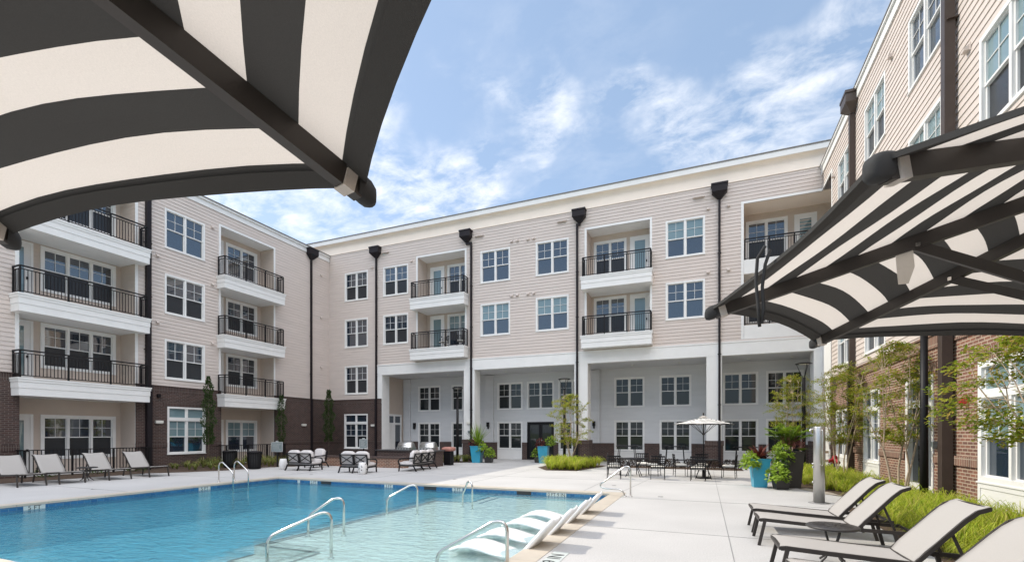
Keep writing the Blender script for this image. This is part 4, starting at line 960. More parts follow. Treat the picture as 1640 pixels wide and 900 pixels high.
myrtle((4.6, 20.2, .05), 'pale trunked small tree behind the shower post, beside the red standpipe', h=4.2, stems=4, dens=1.5, spread=1.05)
myrtle((3.75, 24.4, .05), 'pale trunked small tree around the lamp post in the right corner', h=4.35, stems=3, dens=1.3, spread=1.0, zlow=1.6)
myrtle((-6.35, 23.4, .05), 'sparse small tree in the grass island beside the blue planter', h=3.7, stems=3, dens=.85, spread=1.12, zlow=1.1, lsize=.085)
myrtle((4.55, 8.35, .05), 'tree whose leafy branches enter from the right edge over the big window', h=3.15, stems=3, dens=.85, spread=1.05, zlow=1.6, lsize=.08, lean=(-.08, .34))
def column_tree(loc, label, h=4.7, w=.42, zl=1.15, n=2600):
    root = thing('columnar_tree', loc, label, 'tree', 'narrow upright trees against the brick'); L0 = Vector(loc)
    t_ = MB(); t_.tube([L0, L0 + Vector((.01, 0, zl)), L0 + Vector((0, .02, h * .95))], .028, 8, r1=.008); t_.build('trunk', 'bark_dark', root)
    lf = MB()
    for i in range(n):
        u = rnd.random(); z_ = zl + (h - zl) * u; prof = w * (.55 + .9 * u if u < .4 else 1.15 * (1 - u) ** .55 + .06) * (.8 + .25 * math.sin(z_ * 7 + loc[1]))
        a = rnd.uniform(0, 6.28); rr = prof * math.sqrt(rnd.random()); p = L0 + Vector((rr * math.cos(a), rr * math.sin(a), z_))
        leaf_quad(lf, p, Vector((math.cos(a), math.sin(a), rnd.uniform(.2, 1.6))), rv(), rnd.uniform(.06, .11), .05)
    lf.build('crown', 'leaf_dark', root); return root
column_tree((-24.0, 16.75, 0), 'narrow upright tree in front of the left ground floor brick window')
column_tree((-24.2, 21.5, 0), 'narrow dim upright tree by the corner, behind the small white sign', h=4.1, w=.36, n=1500)
column_tree((-23.85, 25.1, 0), 'narrow upright tree left of the rear ground floor brick window', h=4.7, w=.5, n=2800)

def grass(name, pts, label, mat, spacing=.3, blades=40, hmin=.32, hmax=.55, seed=1, wid=.009):
    """arching ornamental grass, in tufts over a polygon"""
    rg = random.Random(seed); mb = MB()
    xs = [p[0] for p in pts]; ys = [p[1] for p in pts]
    def inside(x, y):
        c_ = False; j = len(pts) - 1
        for i in range(len(pts)):
            if (pts[i][1] > y) != (pts[j][1] > y) and x < (pts[j][0] - pts[i][0]) * (y - pts[i][1]) / (pts[j][1] - pts[i][1]) + pts[i][0]: c_ = not c_
            j = i
        return c_
    y = min(ys)
    while y < max(ys):
        x = min(xs)
        while x < max(xs):
            px, py = x + rg.uniform(-.12, .12), y + rg.uniform(-.12, .12)
            if inside(px, py) and rg.random() < .84:
                hh = rg.uniform(hmin * .8, hmax) * (1 if rg.random() < .8 else .65); dirb = rg.uniform(0, 6.28)
                for b in range(blades):
                    a = rg.gauss(dirb, 1.9); l = hh * rg.uniform(.6, 1.15); ca, sa = math.cos(a), math.sin(a); o_ = rg.uniform(0, .05); bend = rg.uniform(.5, 1.45)
                    p0 = Vector((px + ca * o_, py + sa * o_, .03)); w = Vector((-sa, ca, 0)) * wid * rg.uniform(.6, 1.1)
                    p1 = p0 + Vector((ca * l * .16 * bend, sa * l * .16 * bend, l * .52)); p2 = p0 + Vector((ca * l * .46 * bend, sa * l * .46 * bend, l * .80)); p3 = p0 + Vector((ca * l * .88 * bend, sa * l * .88 * bend, l * (.86 - .42 * bend)))
                    mb.idx([p0 - w * .6, p0 + w * .6, p1 + w, p1 - w, p2 + w * .8, p2 - w * .8, p3], [(0, 1, 2, 3), (3, 2, 4, 5), (5, 4, 6)])
            x += spacing
        y += spacing
    return tag(mb.build(name, mat), label, 'grass', kind='stuff')
bed = [(3.12, -4), (5.15, -4), (5.15, 24.6), (3.2, 24.6), (2.75, 21.5), (2.9, 18.2), (3.3, 16.6), (4.1, 15.2), (4.2, 13.8), (3.15, 13.2)]
def flat_poly(name, pts, z, mat):
    mb = MB(); mb.face([(p[0], p[1], z) for p in pts]); structure(name, mb, mat)
flat_poly('planting_bed', [(3.0, -6), (5.2, -6), (5.2, 25.6), (2.9, 25.6), (2.6, 21.4), (2.72, 17.4), (3.05, 16.1), (3.95, 14.9), (4.1, 13.5), (3.0, 13.2)], .006, 'mulch')
flat_poly('gravel_strip', [(2.75, 17.0), (3.1, 16.0), (3.55, 15.55), (3.45, 16.3), (3.0, 17.4)], .011, 'soil_gravel')
grass('ornamental_grass', [(3.2, 4), (5.0, 4), (5.0, 13.2), (3.2, 13.2)], 'bright green arching grass filling the bed behind the sunny loungers', 'grass_lime', .21, 60, .38, .66, 2, .005)
grass('ornamental_grass', [(4.25, 13.2), (5.05, 13.2), (5.05, 24.4), (3.25, 24.4), (2.95, 21.5), (3.1, 18.3), (3.5, 16.9), (4.3, 15.4)], 'bright green grass between the shower post and the brick wall', 'grass_lime', .24, 52, .36, .6, 3, .006)
flat_poly('planting_bed', [(-8.0, 25.9), (-7.9, 22.8), (-6.9, 21.1), (-5.5, 21.3), (-4.9, 24.4), (-4.9, 25.6), (1.7, 25.6), (1.7, 24.3), (-4.55, 24.2), (-5.0, 25.6)][:6], .006, 'mulch')
grass('ornamental_grass', [(-7.7, 25.2), (-7.7, 23.0), (-6.8, 21.3), (-5.6, 21.5), (-5.05, 24.3), (-5.2, 25.2)], 'yellow green grass mound in the island around the middle column', 'grass_lime', .30, 60, .36, .75, 4, .009)
flat_poly('planting_bed', [(-4.6, 24.25), (1.7, 24.25), (1.7, 25.9), (-4.6, 25.9)], .006, 'mulch')
flat_poly('planting_bed', [(-25.09, 5), (-22.6, 5), (-22.5, 13.0), (-21.5, 14.0), (-20.85, 15.2), (-20.7, 17.5), (-19.5, 19.3), (-19.4, 20.2), (-19.4, 26.4), (-25.09, 26.4)], .006, 'mulch')
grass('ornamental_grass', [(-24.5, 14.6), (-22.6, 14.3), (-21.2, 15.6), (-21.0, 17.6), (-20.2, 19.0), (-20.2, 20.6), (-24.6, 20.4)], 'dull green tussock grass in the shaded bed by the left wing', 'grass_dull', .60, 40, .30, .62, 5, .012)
flat_poly('planting_bed', [(-16.2, 22.6), (-12.9, 25.2), (-12.9, 26.3), (-19.3, 26.3), (-19.3, 22.6)], .006, 'mulch')
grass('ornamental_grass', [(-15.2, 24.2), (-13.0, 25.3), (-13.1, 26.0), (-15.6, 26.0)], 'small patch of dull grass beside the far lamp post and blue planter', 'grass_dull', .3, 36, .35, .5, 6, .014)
def shrub(name, loc, r, h, n, mat, label, group, ls=.07):
    mb = MB(); L0 = Vector(loc)
    for i in range(n):
        a = rnd.uniform(0, 6.28); u = rnd.random(); rr = r * math.sqrt(rnd.random()) * (1 - .5 * u); p = L0 + Vector((rr * math.cos(a), rr * math.sin(a), .03 + h * u))
        leaf_quad(mb, p, Vector((math.cos(a), math.sin(a), rnd.uniform(0, 1.2))), rv(), ls * rnd.uniform(.7, 1.3), ls * .6)
    root = thing(name, loc, label, 'shrub', group); mb.build('foliage', mat, root)
    st = MB()
    for q in range(5):
        a = q * 1.26; st.tube([L0, L0 + Vector((math.cos(a) * r * .5, math.sin(a) * r * .5, h * .8))], .008, 5, r1=.003)
    st.build('stem', 'bark_dark', root)
for i, x in enumerate((-4.2, -3.3, -2.4, -1.5, -.6, .3, 1.2)):
    shrub('low_shrub', (x, 25.0, 0), .5, .42, 520, 'shrub_burgundy', 'dark burgundy low shrub in the row behind the dining tables', 'burgundy shrubs behind the dining tables')
for i, (x, y, lab) in enumerate(((-24.0, 10.2, 'sprig of green leaves at the fence behind the second grey lounger'), (-24.05, 11.9, 'sprig of green leaves at the fence between the second and third grey loungers'), (-23.9, 13.3, 'sprig of green leaves at the fence behind the last grey lounger'))):
    shrub('leafy_plant', (x, y, 0), .36, .62, 240, 'leaf_green', lab, 'young plants along the patio fence')

# planters
def planter(loc, h, wb, wt, mat, label, rz=.25, group='tapered planters'):
    root = thing('planter', (*loc, 0), label, 'planter', group); x, y = loc
    m_ = MB()
    def sq(w, z): return [(w * c_, w * s_, z) for c_, s_ in ((-1, -1), (1, -1), (1, 1), (-1, 1))]
    m_.hexa(sq(wb, .004) + sq(wt, h)); m_.hexa(sq(wt + .012, h) + sq(wt + .02, h + .05)); m_.idx(sq(wb - .03, .0) + sq(wb - .03, .004), [(0, 1, 5, 4), (1, 2, 6, 5), (2, 3, 7, 6), (3, 0, 4, 7)])
    M_ = Matrix.Translation((x, y, 0)) @ Matrix.Rotation(rz, 4, 'Z'); m_.xf(M_); m_.build('pot', mat, root)
    s_ = MB(); s_.face([M_ @ Vector(p) for p in sq(wt - .02, h + .052)]); s_.build('soil', 'mulch', root)
    return root
def vine(root, c, r, drop, n, mat='leaf_lime', ls=.1, name='trailing_vine'):
    mb = MB(); c = Vector(c)
    for i in range(n):
        v = rv().normalized(); rr = rnd.random() ** .4
        p = c + Vector((v.x * r * rr, v.y * r * rr, v.z * r * .75 * rr - drop * abs(v.x + .2 * v.y) * rr))
        leaf_quad(mb, p, (v + rv() * .5 + Vector((0, 0, -.35))), Vector((v.x, v.y, .9)), ls * rnd.uniform(.7, 1.3), ls * .85)
    mb.build(name, mat, root)
def spikes(root, c, l, n, mat, w=.028, up=.7, name='spiky_plant'):
    mb = MB(); c = Vector(c)
    for i in range(n):
        a = rnd.uniform(0, 6.28); e_ = rnd.uniform(.25, 1.3); L_ = l * rnd.uniform(.7, 1.1); ca, sa = math.cos(a), math.sin(a)
        d = Vector((ca * math.cos(e_), sa * math.cos(e_), math.sin(e_) * up + .1)); s_ = Vector((-sa, ca, 0)) * w / 2
        p1 = c + d * L_ * .5; p2 = c + d * L_ + Vector((0, 0, -.12 * L_))
        mb.idx([c - s_ * .6, c + s_ * .6, p1 + s_, p1 - s_, p2], [(0, 1, 2, 3), (3, 2, 4)])
    mb.build(name, mat, root)
def fronds(root, c, l, n, mat='leaf_palm', name='palm_fronds'):
    mb = MB(); c = Vector(c)
    for i in range(n):
        a = i * 6.28 / n + rnd.uniform(-.2, .2); L_ = l * rnd.uniform(.75, 1.1); e_ = rnd.uniform(.85, 1.42); ca, sa = math.cos(a), math.sin(a); prev = c.copy(); s_ = Vector((-sa, ca, 0))
        for k in range(1, 13):
            t = k / 12; p = c + Vector((ca * L_ * t * math.cos(e_) * 1.15, sa * L_ * t * math.cos(e_) * 1.15, L_ * (t * math.sin(e_) - .38 * t * t)))
            d = (p - prev).normalized(); mb.bar(prev, p, .007, .007)
            for sg in (-1, 1):
                for q in (0, .5):
                    pp = prev.lerp(p, q); leaf_quad(mb, pp, d * .55 + s_ * sg + Vector((0, 0, -.25)), Vector((0, 0, 1)), .30 * math.sin(math.pi * min(1, t * .9 + .1)) * l + .05, .045)
            prev = p
    mb.build(name, mat, root)
pb = planter((1.66, 17.25), .88, .19, .27, 'planter_blue', 'turquoise planter with lime vine and red spiky plant, right of the dining tables', .12)
vine(pb, (1.40, 17.02, .93), .32, .22, 420); spikes(pb, (1.66, 17.22, .95), .72, 60, 'leaf_red', .05); vine(pb, (1.7, 17.3, 1.0), .2, .0, 120, 'leaf_red', .07, 'red_foliage')
pd = planter((2.22, 16.85), .50, .17, .24, 'planter_dark', 'low charcoal planter spilling lime vine, in front of the tall one', .2)
vine(pd, (2.12, 16.66, .58), .34, .22, 420); vine(pd, (2.25, 16.95, .75), .22, 0, 160, 'leaf_green', .09, 'green_foliage')
pt_ = planter((2.62, 17.45), 1.12, .19, .27, 'planter_dark', 'tall charcoal planter with palm fronds and pink flower spikes', .2)
vine(pt_, (2.28, 17.22, 1.22), .36, .3, 420); fronds(pt_, (2.5, 17.45, 1.3), 1.2, 24); spikes(pt_, (2.85, 17.3, 1.2), .45, 70, 'leaf_palm', .016, .3, 'fountain_grass')
for i in range(16):
    mb = MB(); c_ = Vector((2.5 + rnd.uniform(-.25, .4), 17.25 + rnd.uniform(-.1, .2), 1.42 + rnd.uniform(-.05, .12)))
    for k in range(46):
        v = rv(); leaf_quad(mb, c_ + Vector((v.x * .018, v.y * .018, rnd.uniform(-.13, .13))), v + Vector((0, 0, 1)), rv(), .035, .02)
    mb.build('flower_spike', 'flower_pink', pt_)
pf = planter((-12.55, 25.2), .95, .24, .33, 'planter_blue', 'turquoise planter with tall grass, beside the second loggia column', .1)
spikes(pf, (-12.6, 25.3, 1.0), 1.25, 70, 'leaf_palm', .04, 1.3); vine(pf, (-12.75, 25.2, 1.15), .4, .1, 220, 'leaf_red', .1, 'red_foliage'); vine(pf, (-12.15, 25.1, 1.0), .32, .3, 260, 'leaf_lime', .12)
pf2 = planter((-11.85, 25.35), .55, .2, .26, 'planter_dark', 'small black planter with lime vine, beside the far turquoise planter', .2); vine(pf2, (-11.7, 25.2, .65), .33, .2, 260, 'leaf_lime', .12)
pf3 = planter((-8.75, 26.3), .95, .22, .30, 'planter_blue', 'turquoise planter with dark red plants, beside the black double door', .1)
vine(pf3, (-8.9, 26.3, 1.15), .38, .05, 240, 'leaf_red', .1, 'red_foliage'); vine(pf3, (-8.3, 26.3, 1.3), .35, .05, 220, 'leaf_lime', .11)
pf4 = planter((-9.2, 26.6), .5, .18, .22, 'planter_dark', 'small black planter with lime vine, half behind the turquoise one at the door', .2); vine(pf4, (-9.3, 26.5, .62), .28, .2, 200, 'leaf_lime', .11)

# ================================================================== outdoor seating in front of the rear wing
def sofa(bays, label, loc, rz, bay=.68):
    root = thing('outdoor_sofa', loc, label, 'sofa', 'black framed outdoor sofas'); root.rotation_euler = (0, 0, rz)
    w = bays * bay; B_ = lambda mb, n, m: mb.build(n, m, root, world=False)
    H = .80
    for i in range(bays):
        x0 = -w / 2 + i * bay + .02; x1 = x0 + bay - .04
        f = MB(); f.bar((x0, .02, .36), (x0, -.06, H), .045, .05); f.bar((x1, .02, .36), (x1, -.06, H), .045, .05); f.bar((x0, -.06, H), (x1, -.06, H), .06, .05); f.bar((x0, .02, .37), (x1, .02, .37), .045, .05)
        f.bar((x0, .012, .40), (x1, -.052, H - .02), .035, .03); f.bar((x1, .012, .40), (x0, -.052, H - .02), .035, .031); B_(f, 'back_panel', 'black_metal')
        c = MB(); c.pillow(x0, x1, .08, .72, .27, .44, .02); B_(c, 'seat_cushion', 'cushion')
        c = MB(); c.pillow(x0 + .01, x1 - .01, -.09, .09, -.25, .27, .03); c.xf(Matrix.Translation((0, .135, .66)) @ Matrix.Rotation(R(10), 4, 'X')); B_(c, 'back_cushion', 'cushion')
    f = MB(); f.bar((-w / 2, .02, .26), (w / 2, .02, .26), .05, .06); f.bar((-w / 2, .72, .26), (w / 2, .72, .26), .05, .06)
    for s in (-1, 1): f.bar((s * w / 2, .02, .26), (s * w / 2, .72, .26), .05, .06)
    B_(f, 'seat_frame', 'black_metal')
    for s in (-1, 1):
        a = MB(); pts = [(s * w / 2, -.02, .62), (s * w / 2, .3, .60), (s * w / 2, .62, .58), (s * w / 2, .76, .52), (s * w / 2, .78, .42), (s * w / 2, .72, .30)]
        for p, q in zip(pts, pts[1:]): a.bar(p, q, .055, .035, up=(1, 0, 0))
        B_(a, 'arm', 'black_metal')
    for i in range(bays + 1):
        x = -w / 2 + i * bay; l = MB(); l.bar((x, .02, .27), (x, -.13, 0), .045, .05, up=(1, 0, 0)); B_(l, 'leg', 'black_metal')
        if i in (0, bays): l = MB(); l.bar((x, .72, .27), (x, .75, 0), .045, .05, up=(1, 0, 0)); B_(l, 'leg', 'black_metal')
    return root
sofa(2, 'black framed two seat sofa with white cushions, left of the group, back to the camera', (-17.58, 16.62, 0), .10)
sofa(2, 'black framed two seat sofa in the middle, behind the spotted garden stool', (-14.28, 16.52, 0), .16)
sofa(3, 'black framed three seat sofa on the right, turned sideways to the pool', (-12.42, 19.3, 0), R(97), .76)
sofa(1, 'black framed armchair with a tall white cushion facing the camera, behind the left sofa', (-18.4, 18.9, 0), R(168), .74)
def stool(loc, label, spots):
    root = thing('garden_stool', (*loc, 0), label, 'garden stool', 'ceramic garden stools')
    b_ = MB(); b_.lathe([(.13, 0), (.15, .02), (.185, .14), (.195, .26), (.185, .38), (.15, .49), (.135, .51)], (*loc, 0), 24); b_.build('body', 'ceramic', root)
    if spots:
        s_ = MB()
        for i in range(46):
            a = rnd.uniform(0, 6.28); z_ = rnd.uniform(.05, .46); rr = .15 + .045 * math.sin(math.pi * z_ / .51) + .003; c_ = Vector((loc[0] + rr * math.cos(a), loc[1] + rr * math.sin(a), z_)); u = Vector((-math.sin(a), math.cos(a), 0)); r_ = rnd.uniform(.014, .028)
            s_.face([c_ + u * r_ * math.cos(q) + Vector((math.cos(a), math.sin(a), 0)) * .006 + Vector((0, 0, r_ * math.sin(q))) for q in [k * math.pi / 4 for k in range(8)]])
        s_.build('spots', 'ink', root)
    return root
stool((-13.5, 16.15), 'white garden stool with black spots beside the middle sofa', True)
stool((-18.95, 16.95), 'white garden stool at the left end of the left sofa', False)
# brick seat wall and outdoor kitchen
root = thing('seat_wall', (-16.6, 19.9, 0), 'low dark brick seat wall behind the sofas', 'wall')
m_ = MB(); m_.box(-19.3, -13.9, 19.7, 20.12, 0, .47); m_.build('brickwork', 'brick', root); m_ = MB(); m_.box(-19.34, -13.86, 19.66, 20.16, .47, .54); m_.build('coping_stone', 'brick_shaded_soldier', root)
root = thing('kitchen_counter', (-14.8, 21.4, 0), 'brick barbecue counter with dark stone top in front of the loggia', 'counter')
m_ = MB(); m_.box(-16.6, -12.9, 21.05, 21.85, 0, .80); m_.build('brickwork', 'brick_shaded', root); m_ = MB(); m_.box(-16.68, -12.82, 20.98, 21.92, .80, .86); m_.build('counter_top', 'granite', root)
for x, lab in ((-14.95, 'steel barbecue grill on the left of the dark counter'), (-13.55, 'steel barbecue grill on the right of the dark counter')):
    root = thing('barbecue_grill', (x, 21.4, .86), lab, 'grill', 'steel grills on the counter')
    b_ = MB(); b_.box(x - .40, x + .40, 21.1, 21.75, .862, .99); b_.build('body', 'shower_steel', root)
    l = MB(); l.sm = True; n = 8; pts = []
    for i in range(n + 1):
        a = math.pi * i / n * .62 + .02
        for sx in (-.38, .38): pts.append((x + sx, 21.72 - .0 - .6 * math.sin(a) * .98, .99 + .34 * (1 - math.cos(a)) * .9 if False else .99 + .30 * math.sin(math.pi * i / n)))
    pts = []
    for i in range(n + 1):
        t = i / n
        for sx in (-.38, .38): pts.append((x + sx, 21.12 + .6 * t, .992 + .30 * math.sin(math.pi * t) ** .6))
    l.idx(pts, [(2 * i, 2 * i + 1, 2 * i + 3, 2 * i + 2) for i in range(n)] + [tuple(2 * i for i in range(n + 1)), tuple(2 * i + 1 for i in range(n, -1, -1))]); l.build('lid', 'shower_steel', root)
    h_ = MB(); h_.bar((x - .3, 21.06, 1.1), (x + .3, 21.06, 1.1), .025); h_.build('handle', 'steel', root)
    for q in range(4): kb = MB(); kb.tube([(x - .27 + q * .18, 21.1, .925), (x - .27 + q * .18, 21.06, .925)], .028, 10); kb.build('knob', 'ink', root)
root = thing('pedestal', (-13.0, 22.6, 0), 'black pedestal with a pale red top, right of the grills', 'pedestal')
m_ = MB(); m_.box(-13.2, -12.8, 22.4, 22.8, 0, .78); m_.build('body', 'black_metal', root); m_ = MB(); m_.pillow(-13.28, -12.72, 22.32, 22.88, .78, .98, .02); m_.build('top', 'rubber_red', root)
def bin_(loc, label, slats=True):
    root = thing('litter_bin', (*loc, 0), label, 'bin', 'black bins by the left bed'); x, y = loc
    b_ = MB(); b_.lathe([(.25, .02), (.27, .3), (.29, .78)], (x, y, 0), 24); b_.build('body', 'cap_dark', root)
    s_ = MB()
    for q in range(24): a = q * math.pi / 12; s_.bar((x + .265 * math.cos(a), y + .265 * math.sin(a), .03), (x + .315 * math.cos(a), y + .315 * math.sin(a), .8), .035, .012)
    s_.build('slats', 'black_metal', root)
    l = MB(); l.lathe([(.33, .8), (.34, .83), (.31, .87), (.16, .89), (.15, .86)], (x, y, 0), 24); l.build('lid', 'black_metal', root)
bin_((-20.35, 16.5), 'black slatted litter bin behind the pool ladder'); bin_((-22.2, 16.6), 'dark bin half hidden at the start of the narrow patio fence')
def sign(loc, z0, z1, w, rz, label):
    root = thing('sign_board', (*loc, 0), label, 'sign', 'framed signs on posts'); root.rotation_euler = (0, 0, rz)
    p = MB(); p.bar((0, .03, 0), (0, .03, z1 + .02), .06); p.build('post', 'black_metal', root, world=False)
    f = MB(); t_ = .035
    for q in ((-w / 2, -w / 2 + t_, z0, z1), (w / 2 - t_, w / 2, z0, z1), (-w / 2 + t_, w / 2 - t_, z0, z0 + t_), (-w / 2 + t_, w / 2 - t_, z1 - t_, z1)): f.box(q[0], q[1], -.03, -.005, q[2], q[3])
    f.box(-.06, .06, -.028, -.006, z1, z1 + .06); f.build('frame', 'shower_steel', root, world=False)
    s_ = MB(); s_.box(-w / 2 + t_, w / 2 - t_, -.02, -.008, z0 + t_, z1 - t_); so = s_.build('panel', 'sign_panel', root, world=False)
    for i in range(7): 
        l = MB(); yy = z1 - .09 - i * (z1 - z0 - .16) / 7; l.box(-w / 2 + .07, w / 2 - .07 - rnd.uniform(0, .12), -.0225, -.0205, yy - .008, yy + .008)
        if i == 0: ll = l
        else: ll.v += []; base = len(ll.v); ll.v += l.v; ll.f += [tuple(q + base for q in ff) for ff in l.f]; ll.mi += l.mi; ll.smooth += l.smooth
    ll.build('text_lines', 'shower_steel', so, world=False)
sign((-20.55, 18.0), .78, 1.30, .56, R(30), 'framed grey notice on a black post behind the left sofa'); sign((-16.6, 19.95), .95, 1.44, .42, R(25), 'framed grey notice above the brick seat wall, behind the middle sofa')

# patio fences
def fence(y0, y1, x, label, posts=3):
    root = thing('patio_fence', (x, y0, 0), label, 'fence', 'black patio fences under the balconies')
    r_ = MB(); r_.bar((x, y0, 1.08), (x, y1, 1.08), .05, .035); r_.bar((x, y0, .12), (x, y1, .12), .03, .03); n = round((y1 - y0) / .125)
    for i in range(1, n): y = y0 + (y1 - y0) * i / n; r_.bar((x, y, .12), (x, y, 1.07), .025, .025)
    for yy in (y0, y1):
        r_.bar((x, yy, 1.08), (XA + .06, yy, 1.08), .05, .034)
        for k in range(1, 6): xx = x + (XA + .06 - x) * k / 6; r_.bar((xx, yy, .12), (xx, yy, 1.07), .018, .018)
    r_.build('panel', 'black_metal', root)
    for k in range(posts + 1): p = MB(); y = y0 + (y1 - y0) * k / posts; p.bar((x, y, 0), (x, y, 1.1), .06); p.build('post', 'black_metal', root)
fence(9.75, 14.2, -24.45, 'black picket fence behind the grey loungers under the wide balconies'); fence(18.1, 22.0, -24.45, 'black picket fence behind the litter bin under the narrow balconies')

# ================================================================== dining furniture
def dining_chair():
    root = thing('dining_chair', (0, 0, 0), '', 'chair', 'black iron dining chairs with pale seat pads'); w = .25; r_ = .012
    for s in (-1, 1):
        l = MB(); l.tube([(s * w, -.02, 0), (s * w, 0, .44), (s * w, -.05, .9)], r_, 6); l.build('rear_leg', 'black_metal', root)
        l = MB(); l.tube([(s * w, .46, 0), (s * w, .45, .44), (s * w, .44, .62), (s * w, .38, .66), (s * w, -.01, .66)], r_, 6); l.build('front_leg', 'black_metal', root)
    b_ = MB()
    for i in range(6): z_ = .47 + i * .078; y = -.0 - .05 * (z_ - .44) / .46; b_.bar((-w, y, z_), (w, y, z_), .010, .03)
    for i in range(1, 6): x = -w + 2 * w * i / 6; b_.bar((x, -.008, .44), (x, -.062, .88), .022, .008, up=(0, 1, 0))
    b_.bar((-w, -.05, .885), (w, -.05, .885), .02, .035); b_.build('back_lattice', 'black_metal', root)
    s_ = MB(); s_.bar((-w, 0, .42), (w, 0, .42), .025); s_.bar((-w, .45, .42), (w, .45, .42), .025)
    for s in (-1, 1): s_.bar((s * w, 0, .42), (s * w, .45, .42), .025); 
    s_.bar((-w, .0, .2), (w, .0, .2), .012); s_.bar((-w, .22, .42), (w, .22, .42), .03, .01); s_.build('seat_frame', 'black_metal', root)
    c = MB(); c.pillow(-w + .02, w - .02, .01, .45, .43, .51, .012); c.build('seat_pad', 'pad_white', root)
    return root
dc = dining_chair()
DC = [(-3.2, 18.1, .12, 'iron dining chair farthest left of the dining group, behind the looped grab rail'),
      (-1.62, 18.45, .1, 'iron dining chair with its back to the camera, between two tables'),
      (-.22, 18.5, -.05, 'iron dining chair with its back to the camera, directly under the small parasol'),
      (-2.45, 20.75, math.pi + .15, 'iron dining chair at the far side of the left dining table'),
      (-3.75, 20.0, -1.4, 'iron dining chair at the left side of the left dining table'),
      (-1.72, 20.1, 1.45, 'iron dining chair at the right side of the left dining table'),
      (-.1, 20.85, math.pi, 'iron dining chair at the far side of the table under the parasol'),
      (-1.12, 20.3, -1.35, 'iron dining chair at the left side of the table under the parasol'),
      (1.12, 20.2, 1.4, 'iron dining chair at the right side of the table under the parasol')]
for i, (x, y, rz, lab) in enumerate(DC): spawn(dc, i, (x, y, 0), rz, lab)
for x, rz, lab in ((-15.6, 2.6, 'dark chair on the lower left balcony of the rear wing, left of the two'), (-14.6, -2.5, 'dark chair on the lower left balcony of the rear wing, right of the two')): spawn(dc, 1, (x, YB + .35, 7.2), rz, lab)
def dining_table():
    root = thing('dining_table', (0, 0, 0), '', 'table', 'round iron dining tables')
    t_ = MB(); t_.lathe([(.54, .70), (.56, .71), (.56, .73), (.54, .74)], n=32); t_.build('table_top', 'black_metal', root)
    for q in range(4):
        a = q * math.pi / 2 + .78; l = MB(); l.tube([(.42 * math.cos(a), .42 * math.sin(a), .7), (.2 * math.cos(a), .2 * math.sin(a), .38), (.40 * math.cos(a), .40 * math.sin(a), .0)], .016, 6); l.build('leg', 'black_metal', root)
    return root
dt = dining_table(); spawn(dt, 0, (-2.65, 19.55, 0), 0, 'round iron dining table on the left, behind the looped grab rail'); spawn(dt, 1, (-.03, 19.7, 0), 0, 'round iron dining table under the small parasol')
def bar_table():
    root = thing('bar_table', (0, 0, 0), '', 'bar table', 'tall bar tables on the loggia patio')
    t_ = MB(); t_.box(-.55, .55, -.35, .35, 1.0, 1.04); t_.build('table_top', 'black_metal', root)
    for sx in (-1, 1):
        for sy in (-1, 1): l = MB(); l.bar((sx * .5, sy * .3, 0), (sx * .42, sy * .26, 1.0), .035); l.build('leg', 'black_metal', root)
    s_ = MB(); s_.bar((-.45, 0, .3), (.45, 0, .3), .025); s_.build('stretcher', 'black_metal', root)
    return root
bt = bar_table()
for i, (x, lab) in enumerate(((-4.1, 'tall dark bar table on the loggia patio behind the left dining table'), (-1.5, 'tall dark bar table on the patio left of the brick column behind the parasol'), (2.0, 'tall dark bar table on the patio behind the turquoise planter'))): spawn(bt, i, (x, 27.4, 0), 0, lab)

# ================================================================== shower, standpipe, lamps
root = thing('shower_post', (2.67, 13.86, 0), 'brushed steel outdoor shower post on the deck', 'shower'); x, y = 2.67, 13.86
m_ = MB(); m_.lathe([(.126, .02), (.126, 1.90), (.118, 1.915), (.0, 1.918)], (x, y, 0), 40); m_.build('column', 'shower_steel', root)
m_ = MB(); m_.lathe([(.24, 0), (.24, .008)], (x, y, .002), 32); m_.build('base_plate', 'deck_joint', root)
m_ = MB(); m_.tube([(x + .03, y - .12, 1.83), (x + .03, y - .18, 1.83), (x + .045, y - .185, 1.8), (x + .045, y - .185, .98), (x + .03, y - .18, .95), (x + .03, y - .12, .95)], .013, 10); m_.build('grab_bar', 'steel', root)
m_ = MB(); m_.tube([(x - .1, y - .04, 1.85), (x - .2, y - .05, 1.85)], .02, 10); m_.lathe([(.03, 1.80), (.035, 1.83), (.02, 1.86)], (x - .19, y - .05, 0), 12); m_.build('shower_head', 'steel', root)
for z_ in (.98, .90, .52):
    m_ = MB(); m_.tube([(x - .11, y - .03, z_), (x - .16, y - .035, z_)], .022, 10); m_.build('push_valve', 'steel', root)
for z_ in (1.28, 1.06):
    m_ = MB(); m_.box(x + .11, x + .2, y - .03, y + .03, z_ - .03, z_ + .03); m_.build('hook', 'steel', root)
root = thing('standpipe', (4.62, 21.3, 0), 'red twin headed standpipe in the grass by the brick wall', 'standpipe'); x, y = 4.62, 21.3
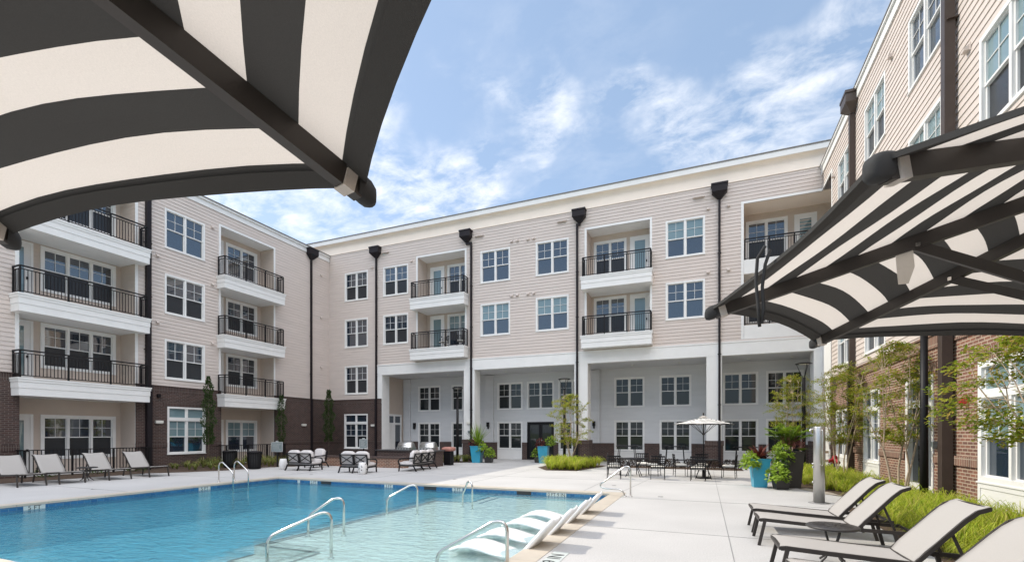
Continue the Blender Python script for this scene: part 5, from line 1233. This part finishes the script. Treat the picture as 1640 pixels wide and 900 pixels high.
m_ = MB(); m_.tube([(x, y, 0), (x, y, .62)], .05, 10); m_.build('pipe', 'black_metal', root)
m_ = MB(); m_.lathe([(.07, .60), (.09, .68), (.09, .84), (.06, .9), (.0, .93)], (x, y, 0), 14); m_.tube([(x, y, .76), (x - .2, y - .14, .70)], .055, 10); m_.tube([(x, y, .76), (x + .05, y - .22, .66)], .055, 10); m_.build('twin_inlet', 'red_paint', root)
for d_ in ((-.2, -.14, .70), (.05, -.22, .66)):
    m_ = MB(); v = Vector(d_); o_ = Vector((x, y, 0)); q = Vector((x, y, .76)); e_ = (o_ + v - q).normalized(); m_.tube([o_ + v, o_ + v + e_ * .05], .07, 12); m_.build('cap', 'red_paint', root)
def lamp():
    root = thing('lamp_post', (0, 0, 0), '', 'lamp post', 'slim black lamp posts around the courtyard'); H = 4.7
    p = MB(); p.tube([(0, 0, 0), (0, 0, H - .62)], .085, 16, r1=.07); p.lathe([(.15, 0), (.15, .03), (.11, .09)], n=16); p.build('pole', 'black_metal', root)
    for q in range(3):
        a = q * 2.094 + .5; m_ = MB(); m_.tube([(.03 * math.cos(a), .03 * math.sin(a), H - .64), (.10 * math.cos(a), .10 * math.sin(a), H - .5), (.28 * math.cos(a), .28 * math.sin(a), H - .05)], .014, 6); m_.build('arm', 'black_metal', root)
    h = MB(); h.lathe([(.20, H - .055), (.33, H - .05), (.34, H - .03), (.28, H - .005), (.1, H)], n=28); h.build('lamp_head', 'black_metal', root)
    g = MB(); g.lathe([(.19, H - .062), (.19, H - .056)], n=24); g.build('diffuser', 'light_white', root)
    return root
lp_ = lamp()
for i, (x, y, s, lab) in enumerate(((4.81, 13.98, 1.0, 'slim black lamp post nearest the camera, rising behind the loungers'), (4.05, 24.0, 1.03, 'slim black lamp post among the small trees in the right corner'), (-7.0, 24.6, 1.0, 'slim black lamp post in the yellow green grass island'), (-14.0, 25.4, .965, 'slim black lamp post behind the three seat sofa'))):
    spawn(lp_, i, (x, y, 0), .3 * i, lab).scale = (1, 1, s)
